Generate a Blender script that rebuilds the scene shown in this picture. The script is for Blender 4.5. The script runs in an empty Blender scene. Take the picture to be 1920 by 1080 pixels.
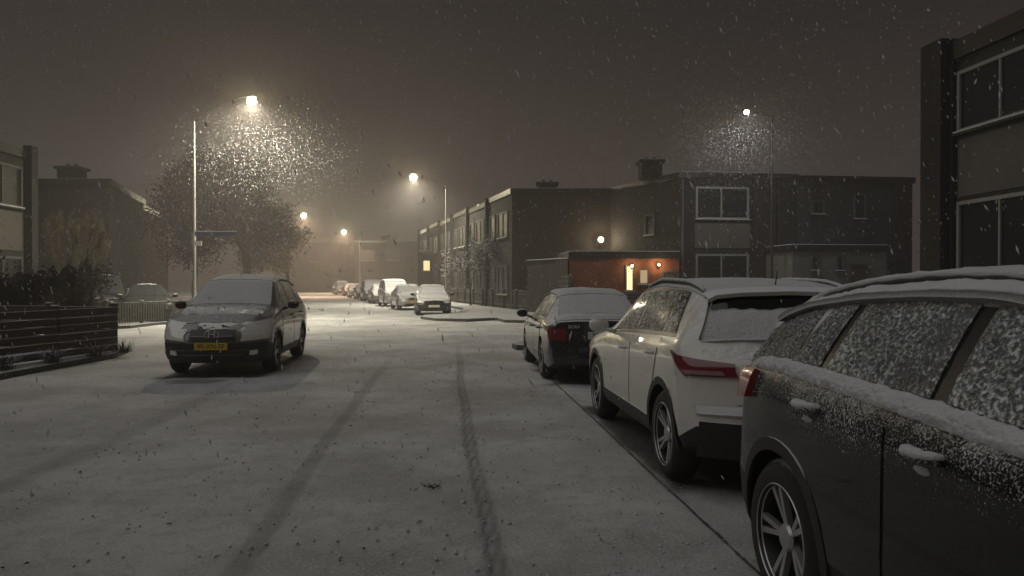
import bpy, bmesh, math, random
import numpy as np
from mathutils import Vector, Matrix, noise
random.seed(7); rng=np.random.default_rng(5)
scene=bpy.context.scene
COL=scene.collection
RD=0.0865
sc=scene.view_settings
sc.view_transform='Standard'; sc.look='None'; sc.exposure=0

# ------------------------------------------------------------ materials
def nd(nt,t,**kw):
    n=nt.nodes.new(t)
    for k,v in kw.items(): setattr(n,k,v)
    return n
def newmat(name):
    m=bpy.data.materials.new(name); m.use_nodes=True
    nt=m.node_tree; nt.nodes.clear()
    out=nd(nt,'ShaderNodeOutputMaterial'); b=nd(nt,'ShaderNodeBsdfPrincipled')
    nt.links.new(b.outputs[0],out.inputs[0]); return m,nt,b,out
def mathn(nt,op,a,b=None,clamp=False):
    n=nd(nt,'ShaderNodeMath',operation=op); n.use_clamp=clamp
    for i,x in enumerate((a,b)):
        if x is None: continue
        if isinstance(x,(int,float)): n.inputs[i].default_value=x
        else: nt.links.new(x,n.inputs[i])
    return n.outputs[0]
def mixc(nt,f,a,b):
    n=nd(nt,'ShaderNodeMix',data_type='RGBA')
    for i,x in ((0,f),(6,a),(7,b)):
        if isinstance(x,(int,float)): n.inputs[i].default_value=x
        elif isinstance(x,tuple): n.inputs[i].default_value=(x[0],x[1],x[2],1)
        else: nt.links.new(x,n.inputs[i])
    return n.outputs[2]
def noisen(nt,pos,scale,detail=3,rough=.5):
    n=nd(nt,'ShaderNodeTexNoise'); n.inputs['Scale'].default_value=scale
    n.inputs['Detail'].default_value=detail; n.inputs['Roughness'].default_value=rough
    nt.links.new(pos,n.inputs['Vector']); return n.outputs[0]
def rampn(nt,x,a,b):
    n=nd(nt,'ShaderNodeMapRange'); n.interpolation_type='SMOOTHSTEP'
    nt.links.new(x,n.inputs[0]); n.inputs[1].default_value=a; n.inputs[2].default_value=b
    return n.outputs[0]
def bumpn(nt,h,b,strength=.3,dist=.02):
    n=nd(nt,'ShaderNodeBump'); n.inputs['Strength'].default_value=strength; n.inputs['Distance'].default_value=dist
    nt.links.new(h,n.inputs['Height']); nt.links.new(n.outputs[0],b.inputs['Normal'])
def C(c): return (c,c,c) if isinstance(c,(int,float)) else c
SNOW=(.78,.78,.79)
def surf(name,col,rough=.6,metal=0,snow=0.0,speck=0.0,speck_scale=45,var=.25,vscale=3,coat=0,lo=.5,hi=.8,bump=0,zfade=None,soft=.07,bd=.012,snowcol=None):
    m,nt,b,out=newmat(name); col=C(col)
    geo=nd(nt,'ShaderNodeNewGeometry'); pos=geo.outputs['Position']
    n1=noisen(nt,pos,vscale,5,.6)
    c=mixc(nt,n1,tuple(x*(1-var) for x in col),tuple(min(1,x*(1+var)) for x in col))
    if snow>0 or speck>0:
        sep=nd(nt,'ShaderNodeSeparateXYZ'); nt.links.new(geo.outputs['Normal'],sep.inputs[0])
        n2=noisen(nt,pos,14,4,.65)
        t=mathn(nt,'ADD',sep.outputs[2],mathn(nt,'MULTIPLY',mathn(nt,'SUBTRACT',n2,.5),.7))
        f=mathn(nt,'MULTIPLY',rampn(nt,t,lo,hi),snow)
        if speck>0:
            n3=noisen(nt,pos,speck_scale,4,.6)
            n4=noisen(nt,pos,3,2,.5)
            s=mathn(nt,'ADD',n3,mathn(nt,'MULTIPLY',mathn(nt,'SUBTRACT',n4,.5),.3))
            if zfade:
                sp=nd(nt,'ShaderNodeSeparateXYZ'); nt.links.new(pos,sp.inputs[0])
                z=rampn(nt,sp.outputs[2],zfade[0],zfade[1])
                s=mathn(nt,'ADD',s,mathn(nt,'MULTIPLY',mathn(nt,'SUBTRACT',z,1),zfade[2]))
            th=.75-.4*speck
            s=rampn(nt,s,th,th+soft)
            f=mathn(nt,'MAXIMUM',f,s)
        c=mixc(nt,f,c,snowcol or SNOW)
        r=mixc(nt,f,C(rough),C(.85)); nt.links.new(r,b.inputs['Roughness'])
        mm=mixc(nt,f,C(metal),C(0.)); nt.links.new(mm,b.inputs['Metallic'])
        if coat: 
            cc=mixc(nt,f,C(coat),C(0.)); nt.links.new(cc,b.inputs['Coat Weight'])
        bumpn(nt,f,b,.7,bd)
    else:
        b.inputs['Roughness'].default_value=rough; b.inputs['Metallic'].default_value=metal
        b.inputs['Coat Weight'].default_value=coat
        if bump: bumpn(nt,noisen(nt,pos,bump,5,.6),b,.5,.02)
    nt.links.new(c,b.inputs['Base Color'])
    return m
def snowmat(name,col=SNOW,dirt=.1,sc_=(2,25)):
    m,nt,b,out=newmat(name)
    geo=nd(nt,'ShaderNodeNewGeometry'); pos=geo.outputs['Position']
    n1=noisen(nt,pos,sc_[0],5,.6); n2=noisen(nt,pos,sc_[1],6,.7)
    c=mixc(nt,n1,tuple(x*(1-dirt) for x in col),col); nt.links.new(c,b.inputs['Base Color'])
    b.inputs['Roughness'].default_value=.9
    bumpn(nt,n2,b,.7,.03); return m
def emis(name,col,st,clear=False):
    m,nt,b,out=newmat(name); nt.nodes.remove(b)
    e=nd(nt,'ShaderNodeEmission'); e.inputs[0].default_value=(*col,1); e.inputs[1].default_value=st
    if clear:   # glowing clear globe: lets the light inside it out
        t=nd(nt,'ShaderNodeBsdfTransparent'); a=nd(nt,'ShaderNodeAddShader'); nt.links.new(e.outputs[0],a.inputs[0]); nt.links.new(t.outputs[0],a.inputs[1]); nt.links.new(a.outputs[0],out.inputs[0])
    else: nt.links.new(e.outputs[0],out.inputs[0])
    m.cycles.emission_sampling='NONE'; return m
def brick(name,c1,c2,mortar,scale=1.0,snow=.5):
    m,nt,b,out=newmat(name)
    geo=nd(nt,'ShaderNodeNewGeometry')
    sep=nd(nt,'ShaderNodeSeparateXYZ'); nt.links.new(geo.outputs['Position'],sep.inputs[0])
    cmb=nd(nt,'ShaderNodeCombineXYZ'); nt.links.new(mathn(nt,'ADD',sep.outputs[0],sep.outputs[1]),cmb.inputs[0]); nt.links.new(sep.outputs[2],cmb.inputs[1])
    bt=nd(nt,'ShaderNodeTexBrick'); nt.links.new(cmb.outputs[0],bt.inputs[0])
    bt.inputs['Color1'].default_value=(*c1,1); bt.inputs['Color2'].default_value=(*c2,1); bt.inputs['Mortar'].default_value=(*mortar,1)
    bt.inputs['Scale'].default_value=scale; bt.inputs['Brick Width'].default_value=.22; bt.inputs['Row Height'].default_value=.065; bt.inputs['Mortar Size'].default_value=.008
    n=noisen(nt,geo.outputs['Position'],1.2,5,.7)
    c=mixc(nt,rampn(nt,n,.3,.75),bt.outputs[0],tuple(x*.4 for x in c1))
    nz=nd(nt,'ShaderNodeSeparateXYZ'); nt.links.new(geo.outputs['Normal'],nz.inputs[0])
    c=mixc(nt,mathn(nt,'MULTIPLY',rampn(nt,nz.outputs[2],.4,.8),snow),c,SNOW)
    nt.links.new(c,b.inputs['Base Color']); b.inputs['Roughness'].default_value=.85
    bumpn(nt,bt.outputs[1],b,-.4,.01)
    return m

M={}
M['snow']=snowmat('snow')
M['carsnow']=snowmat('car_snow',(.80,.80,.80),.12,(4,60))
M['pave']=snowmat('pavement_snow',(.52,.52,.52),.35,(1.5,20))
M['field']=snowmat('ground_snow',(.42,.42,.42),.5,(.5,8))
M['silver']=surf('silver_grey_paint',(.19,.183,.168),.3,.3,snow=.7,coat=.6,lo=.74,hi=1.05,var=.08)
M['darkblue']=surf('dark_blue_paint',(.02,.024,.032),.25,.3,snow=1,speck=.3,coat=.8,lo=.45,hi=.8,speck_scale=60)
M['white']=surf('pearl_white_paint',(.74,.72,.65),.28,.05,snow=1,coat=.7,lo=.55,hi=.85,var=.03)
M['black']=surf('black_paint',(.009,.010,.010),.25,.1,snow=1,speck=.69,coat=.6,lo=.3,hi=.7,speck_scale=120,zfade=(.6,1.14,.34),soft=.12,snowcol=(.66,.67,.67))
M['plast']=surf('black_plastic',.022,.55,0,snow=.8,lo=.6,hi=.9)
M['plastclean']=surf('black_trim',.015,.4)
M['glass']=surf('dark_car_glass',(.012,.014,.015),.06,0,snow=.9,speck=.35,lo=.35,hi=.7,speck_scale=70)
M['glassfrost']=surf('frosted_car_glass',(.03,.033,.033),.15,0,snow=1,speck=.66,lo=.2,hi=.5,speck_scale=42)
M['glasscrust']=surf('snow_crusted_glass',(.13,.135,.13),.6,0,snow=.0,speck=.86,lo=.85,hi=1.2,speck_scale=60,soft=.22,bd=.05,snowcol=(.74,.76,.74))
M['glasshalf']=surf('half_snowed_glass',(.03,.032,.03),.12,0,snow=.9,speck=.64,lo=.55,hi=.8,speck_scale=34,soft=.14)
M['glassclean']=surf('clean_dark_glass',(.01,.012,.013),.05,0)
M['chrome']=surf('chrome',.75,.25,.8)
M['darkchrome']=surf('dark_chrome',.22,.3,1)
M['alloy']=surf('alloy_rim',(.5,.5,.5),.35,.6)
M['tyre']=surf('tyre_rubber',.018,.8,0,snow=.5,lo=.6,hi=.9)
M['head']=surf('headlight_glass',(.78,.77,.72),.12,.1,coat=1,vscale=14,var=.25)
M['tail']=surf('red_taillight',(.17,.010,.016),.15,0,coat=1,vscale=14,var=.35)
M['tailred']=surf('bright_red_taillight',(.30,.02,.022),.2,0,coat=1,vscale=14,var=.3)
M['tailw']=surf('pink_taillight_lens',(.34,.19,.20),.15,.1,coat=1,vscale=20,var=.3)
M['yplate']=surf('yellow_plate',(.70,.46,.035),.5,var=.05)
M['wplate']=surf('snowy_plate',(.75,.74,.58),.5,var=.2)
M['ink']=surf('plate_ink',.02,.5)
M['pole']=surf('galvanised_pole',(.33,.33,.31),.5,.3)
M['poledark']=surf('dark_pole',(.03,.03,.03),.6,.2)
M['brick']=brick('dark_brick',(.030,.025,.021),(.021,.018,.0155),(.033,.031,.028))
M['brickr']=brick('orange_brick',(.26,.078,.034),(.18,.052,.024),(.12,.08,.055))
M['brickg']=brick('grey_brick',(.028,.028,.025),(.020,.020,.018),(.035,.035,.032))
M['render']=surf('pale_render',(.125,.125,.108),.8,bump=30)
M['renderd']=surf('grey_cladding',(.034,.034,.032),.8,bump=30)
M['panel']=surf('cream_panel',(.10,.095,.083),.7)
M['paneld']=surf('dim_cream_panel',(.075,.068,.058),.7)
M['frame']=surf('white_window_frame',(.24,.24,.225),.5,var=.05)
M['framed']=surf('dull_window_frame',(.08,.08,.075),.6,var=.1)
M['win']=surf('house_window_glass',(.015,.018,.02),.10,0,var=.5,vscale=1.5)
M['wind']=surf('dull_window_glass',(.012,.014,.015),.4,0,var=.5,vscale=1.5)
M['wood']=surf('weathered_wood',(.045,.038,.032),.8,snow=.9,bump=25,vscale=8)
M['woodl']=surf('grey_slat_wood',(.05,.046,.038),.8,snow=.4,vscale=8)
M['bark']=surf('bark',(.02,.018,.015),.9,snow=.2,lo=.5,hi=.9)
M['leaf']=surf('dry_leaves',(.012,.011,.009),.9,var=.5,vscale=2)
M['leafy']=surf('yellow_leaves',(.16,.11,.04),.8,snow=.2,lo=.4,hi=.9,var=.5,vscale=2)
M['leafs']=surf('snowy_twigs',(.06,.055,.045),.8,snow=.7,lo=.2,hi=.8,var=.5,vscale=2)
M['pampas']=surf('pampas_straw',(.10,.09,.062),.9,snow=.1)
M['plume']=surf('pampas_plume',(.66,.60,.48),.9,var=.1)
M['kerb']=surf('kerb_stone',(.07,.07,.068),.8,snow=.9,lo=.6,hi=.9)
M['gutter']=surf('wet_gutter',(.05,.05,.048),.6,speck=.60,speck_scale=30,soft=.2,snowcol=(.4,.4,.4))
M['signblue']=surf('blue_sign',(.03,.05,.14),.4,snow=.6)
M['signwhite']=surf('white_sign',(.6,.6,.6),.4)
M['litter']=surf('dead_leaves',(.035,.025,.018),.8)

# ------------------------------------------------------------ mesh helpers
class MB:
    def __init__(s): s.v=[];s.f=[];s.m=[]
    def add(s,vs,fs,mi=0):
        o=len(s.v); s.v+= [tuple(v) for v in vs]
        for f in fs: s.f.append(tuple(i+o for i in f)); s.m.append(mi)
    def box(s,x0,x1,y0,y1,z0,z1,mi=0):
        s.add([(x0,y0,z0),(x1,y0,z0),(x1,y1,z0),(x0,y1,z0),(x0,y0,z1),(x1,y0,z1),(x1,y1,z1),(x0,y1,z1)],
              [(0,3,2,1),(4,5,6,7),(0,1,5,4),(1,2,6,5),(2,3,7,6),(3,0,4,7)],mi)
    def cyl(s,p0,p1,r0,r1=None,n=8,mi=0,caps=True):
        r1=r0 if r1 is None else r1
        p0=Vector(p0);p1=Vector(p1);d=(p1-p0).normalized()
        a=d.orthogonal().normalized();b=d.cross(a)
        vs=[]
        for p,r in((p0,r0),(p1,r1)):
            for i in range(n):
                t=2*math.pi*i/n; vs.append(p+(a*math.cos(t)+b*math.sin(t))*r)
        fs=[(i,(i+1)%n,n+(i+1)%n,n+i) for i in range(n)]
        if caps: fs+= [tuple(range(n-1,-1,-1)),tuple(range(n,2*n))]
        s.add(vs,fs,mi)
    def tube(s,pts,r,n=8,mi=0,zs=1.0,up=Vector((0,0,1))):
        vs=[];K=len(pts)
        for i,p in enumerate(pts):
            d=(pts[min(i+1,K-1)]-pts[max(i-1,0)]).normalized(); a=d.cross(up).normalized(); b=a.cross(d)
            rr=r(i/(K-1)) if callable(r) else r
            for j in range(n):
                t=2*math.pi*j/n; vs.append(p+a*math.cos(t)*rr+b*math.sin(t)*rr*zs)
        fs=[(i*n+j,i*n+(j+1)%n,(i+1)*n+(j+1)%n,(i+1)*n+j) for i in range(K-1) for j in range(n)]
        fs+=[tuple(range(n-1,-1,-1)),tuple(range((K-1)*n,K*n))]
        s.add(vs,fs,mi)
    def lathe_x(s,prof,n=36,mi=0):
        vs=[];k=len(prof)
        for i in range(n):
            t=2*math.pi*i/n
            for x,r in prof: vs.append((x,r*math.cos(t),r*math.sin(t)))
        fs=[]
        for i in range(n):
            j=(i+1)%n
            for q in range(k-1): fs.append((i*k+q,j*k+q,j*k+q+1,i*k+q+1))
        s.add(vs,fs,mi)
    def prism(s,foot,z0,z1,mi=0):
        n=len(foot)
        s.add([(x,y,z0) for x,y in foot]+[(x,y,z1) for x,y in foot],
              [tuple(range(n-1,-1,-1)),tuple(range(n,2*n))]+[(i,(i+1)%n,n+(i+1)%n,n+i) for i in range(n)],mi)
    def ball(s,c,r,n=12,mi=0,jit=0):
        rx,ry,rz=(r,r,r) if isinstance(r,(int,float)) else r
        vs=[];m=n//2
        for i in range(m+1):
            ph=math.pi*i/m
            for j in range(n):
                t=2*math.pi*j/n; k=1+random.uniform(-jit,jit)
                vs.append((c[0]+rx*k*math.sin(ph)*math.cos(t),c[1]+ry*k*math.sin(ph)*math.sin(t),c[2]+rz*k*math.cos(ph)))
        fs=[(i*n+j,(i+1)*n+j,(i+1)*n+(j+1)%n,i*n+(j+1)%n) for i in range(m) for j in range(n)]
        s.add(vs,fs,mi)
    def obj(s,name,mats,parent=None,smooth=False,bevel=0,weld=False,angle=None):
        me=bpy.data.meshes.new(name); me.from_pydata(s.v,[],s.f)
        if not isinstance(mats,(list,tuple)): mats=[mats]
        for m in mats: me.materials.append(m)
        me.polygons.foreach_set('material_index',s.m)
        if weld:
            bm=bmesh.new(); bm.from_mesh(me); bmesh.ops.remove_doubles(bm,verts=bm.verts,dist=1e-4)
            bmesh.ops.dissolve_degenerate(bm,edges=bm.edges,dist=1e-5)
            bmesh.ops.recalc_face_normals(bm,faces=bm.faces); bm.to_mesh(me); bm.free()
        if smooth: me.polygons.foreach_set('use_smooth',[True]*len(me.polygons))
        if angle is not None: me.set_sharp_from_angle(angle=math.radians(angle))
        me.update()
        o=bpy.data.objects.new(name,me); COL.objects.link(o)
        if parent: o.parent=parent
        if bevel:
            b=o.modifiers.new('bevel','BEVEL'); b.width=bevel; b.segments=2
        return o
def thing(name,label,cat,loc=(0,0,0),rz=0,group=None):
    o=bpy.data.objects.new(name,None); COL.objects.link(o)
    o.location=loc; o.rotation_euler=(0,0,rz); o.empty_display_size=.3
    o['label']=label; o['category']=cat
    if group: o['group']=group
    return o
def subempty(name,parent,loc=(0,0,0)):
    o=bpy.data.objects.new(name,None);COL.objects.link(o);o.parent=parent;o.location=loc;o.empty_display_size=.1;return o
def textobj(name,body,size,mat,parent,loc,rot,ext=.001):
    cu=bpy.data.curves.new(name,'FONT');cu.body=body;cu.size=size;cu.align_x='CENTER';cu.align_y='CENTER';cu.extrude=ext
    t=bpy.data.objects.new(name,cu);COL.objects.link(t)
    dg=bpy.context.evaluated_depsgraph_get();dg.update()
    me=bpy.data.meshes.new_from_object(t.evaluated_get(dg)); bpy.data.objects.remove(t)
    o=bpy.data.objects.new(name,me);me.materials.clear();me.materials.append(mat);COL.objects.link(o)
    o.parent=parent;o.location=loc;o.rotation_euler=rot;return o

# ------------------------------------------------------------ car shape
class Shape:
    def __init__(s,cfg):
        s.c=cfg; s.L=L=cfg['L']; s.W=cfg['W']/2
        s.xs=np.arange(0,L+.005,.01); s.t={}
        k=np.exp(-.5*(np.arange(-15,16)/5.5)**2); k/=k.sum()
        for n in('zb','zs','zt','w','wt'):
            a,b=zip(*cfg[n]); y=np.interp(s.xs,a,b)
            p=np.concatenate([2*y[0]-y[15:0:-1],y,2*y[-1]-y[-2:-17:-1]])
            s.t[n]=np.convolve(p,k,'valid')
        s.fp,s.rp=cfg.get('plan',(.22,.16))
        s.cache={}
    def g(s,n,x): return float(np.interp(x,s.xs,s.t[n]))
    def ring(s,x):
        key=round(x,3)
        if key in s.cache: return s.cache[key]
        zb,zs,zt,w,wt=[s.g(n,x) for n in('zb','zs','zt','w','wt')]
        h=zt-zs; ez=zs+max(h-.06,h*.55); H=.945*w
        p=[(0,zb),(.8*w,zb),(.945*w,zb+.03),(.985*w,zb+.12),(w,zb+.3),(.995*w,zs-.16),(.985*w,zs-.06),(H,zs)]
        bul=.012 if h>.25 else 0
        for t in(1/3,2/3): p.append((H+(wt-H)*t+bul,zs+(ez-zs)*t))
        p+=[(wt,ez),(wt*.93,ez+(zt-ez)*.5),(wt*.6,zt-(zt-ez)*.18),(0,zt)]
        a=np.array(p); s.cache[key]=a; return a
    def D(s,x,lat,z):
        f=max(0,1-x/.8)**2; r=max(0,1-(s.L-x)/.8)**2; q=(min(1,abs(lat)/s.W))**2.6; y=x
        if f: y+=f*(s.fp*q+float(np.interp(z,*zip(*s.c['fprof']))))
        if r: y-=r*(s.rp*q+float(np.interp(z,*zip(*s.c['rprof']))))
        return Vector((lat,y-s.L/2,z))
    def P(s,x,v,side=1):
        a=s.ring(x); i=min(int(v),12); t=v-i; p=a[i]*(1-t)+a[i+1]*t
        return s.D(x,side*p[0],p[1])
    def sx(s,x,z):
        a=s.ring(x); return float(np.interp(z,a[2:,1],a[2:,0]))
    def side(s,x,z,sd): return s.D(x,sd*s.sx(x,z),z)
    def wrap(s,end,q,z,sd):
        e=0 if end=='f' else s.L
        if q>=0:
            x=q if end=='f' else s.L-q
            return s.D(x,sd*s.sx(x,z),z)
        return s.D(e,sd*(s.sx(e,z)+q),z)
    def endp(s,end,x,z): return s.D(0 if end=='f' else s.L,x,z)
    def topp(s,x,t,k=1):
        a=s.ring(x); X=abs(t)*a[10,0]*k
        z=float(np.interp(X,a[10:,0][::-1],a[10:,1][::-1]))
        return s.D(x,math.copysign(X,t),z)
def patch(mb,fn,na,nb,off=.006,base=-.006,mi=0):
    G=[[fn(i/na,j/nb) for j in range(nb+1)] for i in range(na+1)]
    T=[];B=[]
    for i in range(na+1):
        for j in range(nb+1):
            du=G[min(i+1,na)][j]-G[max(i-1,0)][j]; dv=G[i][min(j+1,nb)]-G[i][max(j-1,0)]
            n=du.cross(dv)
            if n.length<1e-9: n=Vector((0,0,1))
            n.normalize(); p=G[i][j]
            if n.dot(p-Vector((0,p.y*.6,.7)))<0: n=-n
            o=off(i/na,j/nb,p) if callable(off) else off
            T.append(p+n*o); B.append(p+n*base)
    N=(na+1)*(nb+1); w=nb+1
    fs=[(i*w+j,(i+1)*w+j,(i+1)*w+j+1,i*w+j+1) for i in range(na) for j in range(nb)]
    per=[(i,0) for i in range(na)]+[(na,j) for j in range(nb)]+[(i,nb) for i in range(na,0,-1)]+[(0,j) for j in range(nb,0,-1)]
    ids=[i*w+j for i,j in per]
    for a,b in zip(ids,ids[1:]+ids[:1]): fs.append((a,b,b+N,a+N))
    a,b,c,_=[T[k] for k in fs[0]]
    n=(b-a).cross(c-a); 
    if n.dot(T[0]-B[0])<0: fs=[tuple(reversed(f)) for f in fs]
    mb.add(T+B,fs,mi)
def bil(c,a,b):
    return tuple((c[0][k]*(1-a)+c[1][k]*a)*(1-b)+(c[3][k]*(1-a)+c[2][k]*a)*b for k in(0,1))

def make_wheel(parent,loc,sd,r,wd,rimmat,spokes,rimr):
    w=subempty('wheel',parent,loc)
    t=MB(); h=wd/2
    t.lathe_x([(-h,rimr),(-h-.006,(rimr+r)/2),(-h+.01,r-.025),(-h+.04,r),(h-.04,r),(h-.01,r-.025),(h+.006,(rimr+r)/2),(h,rimr),(h-.02,rimr-.01)],40)
    t.obj('tyre',M['tyre'],w,smooth=True,angle=50)
    m=MB(); o=sd*h
    x=lambda d:o-sd*d
    m.lathe_x([(x(.005),rimr),(x(0),rimr-.012),(x(.03),rimr-.022),(x(.12),rimr-.04),(x(.14),.05)],40,1)
    m.lathe_x([(x(.005),rimr+.002),(x(-.004),rimr-.006),(x(.02),rimr-.02)],40,0)
    for i in range(spokes):
        for dt in((-.15,.15) if spokes==5 else (0,)):
            a=2*math.pi*i/spokes+dt
            b=2*math.pi*i/spokes+dt*.5
            ww=.011 if spokes==5 else .02
            p0=Vector((x(.045),math.cos(b)*.04,math.sin(b)*.04)); p1=Vector((x(.018),math.cos(a)*(rimr-.015),math.sin(a)*(rimr-.015)))
            d=(p1-p0).normalized(); n=Vector((sd,0,0)); s_=d.cross(n).normalized()
            vs=[p0-s_*ww,p0+s_*ww,p1+s_*ww*1.3,p1-s_*ww*1.3]; vs+=[v-n*.03 for v in vs]
            m.add(vs,[(0,1,2,3),(4,7,6,5),(0,4,5,1),(1,5,6,2),(2,6,7,3),(3,7,4,0)])
    m.lathe_x([(x(.04),.065),(x(.025),.055),(x(.02),0.0)],20)
    m.obj('rim',[rimmat,M['plastclean']],w,smooth=True,angle=35)
    return w

def make_car(cfg,name,label,cat,loc,rz,paint,group=None,detail=2,plate=None,**kw):
    S=Shape(cfg);L=S.L;car=thing(name,label,cat,loc,rz,group)
    wr=cfg['wr']; ax=cfg['axles']; clad=cfg.get('clad',3)
    gl=kw.get('glass',M['glass']); g2=kw.get('sideglass',gl)
    step=.07 if detail>1 else .16
    st=sorted(set([0,.03,.1,.2]+[round(x,3) for x in np.arange(.3,L-.25,step)]+[L-.2,L-.1,L-.03,L]))
    mb=MB(); idx=[]
    for x in st:
        row=[]
        full=[(v,1) for v in range(14)]+[(v,-1) for v in range(12,0,-1)]
        for v,sd in full:
            row.append(len(mb.v)); mb.v.append(tuple(S.P(x,v,sd)))
        idx.append(row)
    n=26
    for a in range(len(st)-1):
        for j in range(n):
            j2=(j+1)%n; k=min(j,25-j)
            mb.f.append((idx[a][j],idx[a][j2],idx[a+1][j2],idx[a+1][j])); mb.m.append(1 if k<clad else 0)
    Mc=8
    for e,x in(('f',0),('r',L)):
        ring=S.ring(x); rows=[]
        for i in range(14):
            r=[]
            for c in range(Mc+1):
                lat=ring[i,0]*(1-2*c/Mc); r.append(len(mb.v)); mb.v.append(tuple(S.D(x,lat,float(ring[i,1]))))
            rows.append(r)
        for i in range(13):
            for c in range(Mc):
                mb.f.append((rows[i][c],rows[i][c+1],rows[i+1][c+1],rows[i+1][c])); mb.m.append(1 if i<clad else 0)
    body=mb.obj('body',[paint,M['plast'] if cfg.get('cladmat',True) else paint],car,smooth=True,weld=True)
    R=wr+.055; cm=MB()
    for a in ax:
        for sd in(-1,1):
            cm.cyl((sd*S.W*.55,a-L/2,wr),(sd*(S.W+.2),a-L/2,wr),R,R,28)
    cut=cm.obj('cut',M['plastclean'])
    body.parent=None
    bo=body.modifiers.new('b','BOOLEAN');bo.object=cut;bo.operation='DIFFERENCE';bo.solver='EXACT'
    try: bo.material_mode='TRANSFER'
    except: pass
    dg=bpy.context.evaluated_depsgraph_get();dg.update()
    me=bpy.data.meshes.new_from_object(body.evaluated_get(dg)); body.modifiers.clear()
    if len(me.polygons)>200: body.data=me
    bpy.data.objects.remove(cut); body.parent=car
    body.data.polygons.foreach_set('use_smooth',[True]*len(body.data.polygons)); body.data.set_sharp_from_angle(angle=math.radians(38))
    c0,c1,r0,r1=cfg['glass']
    def glasspatch(nm,s0,s1,k,mat,off=.006,na=10):
        m=MB(); patch(m,lambda a,b:S.topp(s0+(s1-s0)*a,(2*b-1)*.999,k),na,14,off); return m.obj(nm,mat,car,smooth=True,angle=50)
    glasspatch('windshield',c0,c1,.93,kw.get('front',gl))
    glasspatch('rear_window',r0,r1,kw.get('rk',.9),kw.get('rear',gl))
    for sd in(-1,1):
        if detail>1:
            m=MB(); q=cfg['wins']; A=q[0];Z=q[-1]
            cs=[(A[0]-.05,7.1),(Z[1]+.03,7.1),(Z[2]+.02,9.95),(A[3]-.06,9.95)]
            patch(m,lambda a,b:S.P(*bil(cs,a,b),sd),24,4,.003)
            m.obj('window_trim',M['plastclean'],car,smooth=True,angle=50)
        for q in cfg['wins']:
            m=MB(); cs=[(q[0],7.35),(q[1],7.35),(q[2],9.75),(q[3],9.75)]
            if kw.get('crust'):
                offc=lambda a,b,p:.008+max(0,.010*(noise.noise(p*26)+.6*noise.noise(p*60)+.5))*min(1,8*min(a,1-a,b,1-b)+.1)
                patch(m,lambda a,b:S.P(*bil(cs,a,b),sd),130,70,offc)
            else: patch(m,lambda a,b:S.P(*bil(cs,a,b),sd),10,5,.007)
            m.obj('side_window',g2,car,smooth=True,angle=None if kw.get('crust') else 50)
    if detail>1:
        for sd in(-1,1):
            for i,q in enumerate(cfg['doors']):
                zl=cfg.get('doorz',.40)
                def zt_(x): return S.g('zs',x)-.005
                f=lambda a,b,g=0:(lambda s0,s1:S.side(s0+(s1-s0)*a,(zl-g)+((zt_(s0+(s1-s0)*a)+g*.2)-(zl-g))*b,sd))(q[0]+(q[3]-q[0])*b-g,q[1]+(q[2]-q[1])*b+g)
                m=MB(); patch(m,lambda a,b:f(a,b,.007),14,8,.0015); 
                m.obj('door_seam',M['plastclean'],car,smooth=True,angle=50)
                m=MB(); patch(m,lambda a,b:f(a,b),14,8,.006,0); d=m.obj('door',paint,car,smooth=True,angle=50)
                hs=q[2]-.13; hz=S.g('zs',hs)-.13; hl=.2
                m=MB(); p=S.side(hs,hz,sd); p2=S.side(hs-hl*.85,hz+.003,sd)
                pts=[p.lerp(p2,k/12)+Vector((sd*(.0+.05*math.sin(math.pi*k/12)**.5),0,0)) for k in range(13)]
                m.tube(pts,.014,8,0,1.2)
                hd=m.obj('handle',kw.get('handlemat',paint),d,smooth=True)
                if kw.get('handlesnow'):
                    m=MB()
                    m.tube([q_+Vector((0,0,.014+.004*noise.noise(q_*40))) for q_ in pts],lambda t:.024*(.6+.4*math.sin(math.pi*t))*(1+.12*math.sin(t*23)+.08*math.sin(t*41)),10,0,.8)
                    m.ball(p.lerp(p2,.45)+Vector((sd*.010,0,-.05)),(.012,.045,.014),10,0,.25)
                    m.obj('handle_snow',M['carsnow'],d,smooth=True)
    if detail>1 and cfg.get('archtrim'):
        for a in ax:
            for sd in(-1,1):
                m=MB()
                def fa(u,v):
                    th=math.radians(-8+196*u); r=R-.012+.06*v
                    return S.side(min(max(a+r*math.cos(th),.02),L-.02),max(wr+r*math.sin(th),S.g('zb',a)+.03),sd)
                patch(m,fa,24,2,.010); m.obj('wheel_arch_trim',M['plast'],car,smooth=True,angle=50)
    for a in ax:
        for sd in(-1,1):
            make_wheel(car,(sd*(S.W-.125),a-L/2,wr),sd,wr,.22,kw.get('rim',M['alloy']),kw.get('spokes',5),cfg.get('rimr',.225))
    ms=cfg.get('mirror')
    if ms:
        for sd in(-1,1):
            p=S.side(ms,S.g('zs',ms)-.02,sd); m=MB()
            m.cyl(p+Vector((-sd*.03,0,.02)),p+Vector((sd*.10,0,.06)),.025,.02,8)
            m.ball(p+Vector((sd*.16,-.01,.10)),(.105,.055,.08),14)
            m.ball(p+Vector((sd*.16,-.01,.15)),(.085,.04,.03),10,1,.08)
            m.obj('side_mirror',[kw.get('mirrormat',paint),M['carsnow']],car,smooth=True)
    for end,key,nm in(('f','heads','headlight'),('r','tails','taillight')):
        for quad,mt,of in cfg.get(key,[]):
            for sd in(-1,1):
                m=MB(); patch(m,lambda a,b:S.wrap(end,*bil(quad,a,b),sd),12,5,of,-.01)
                m.obj(nm,M[mt],car,smooth=True,angle=50)
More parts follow.
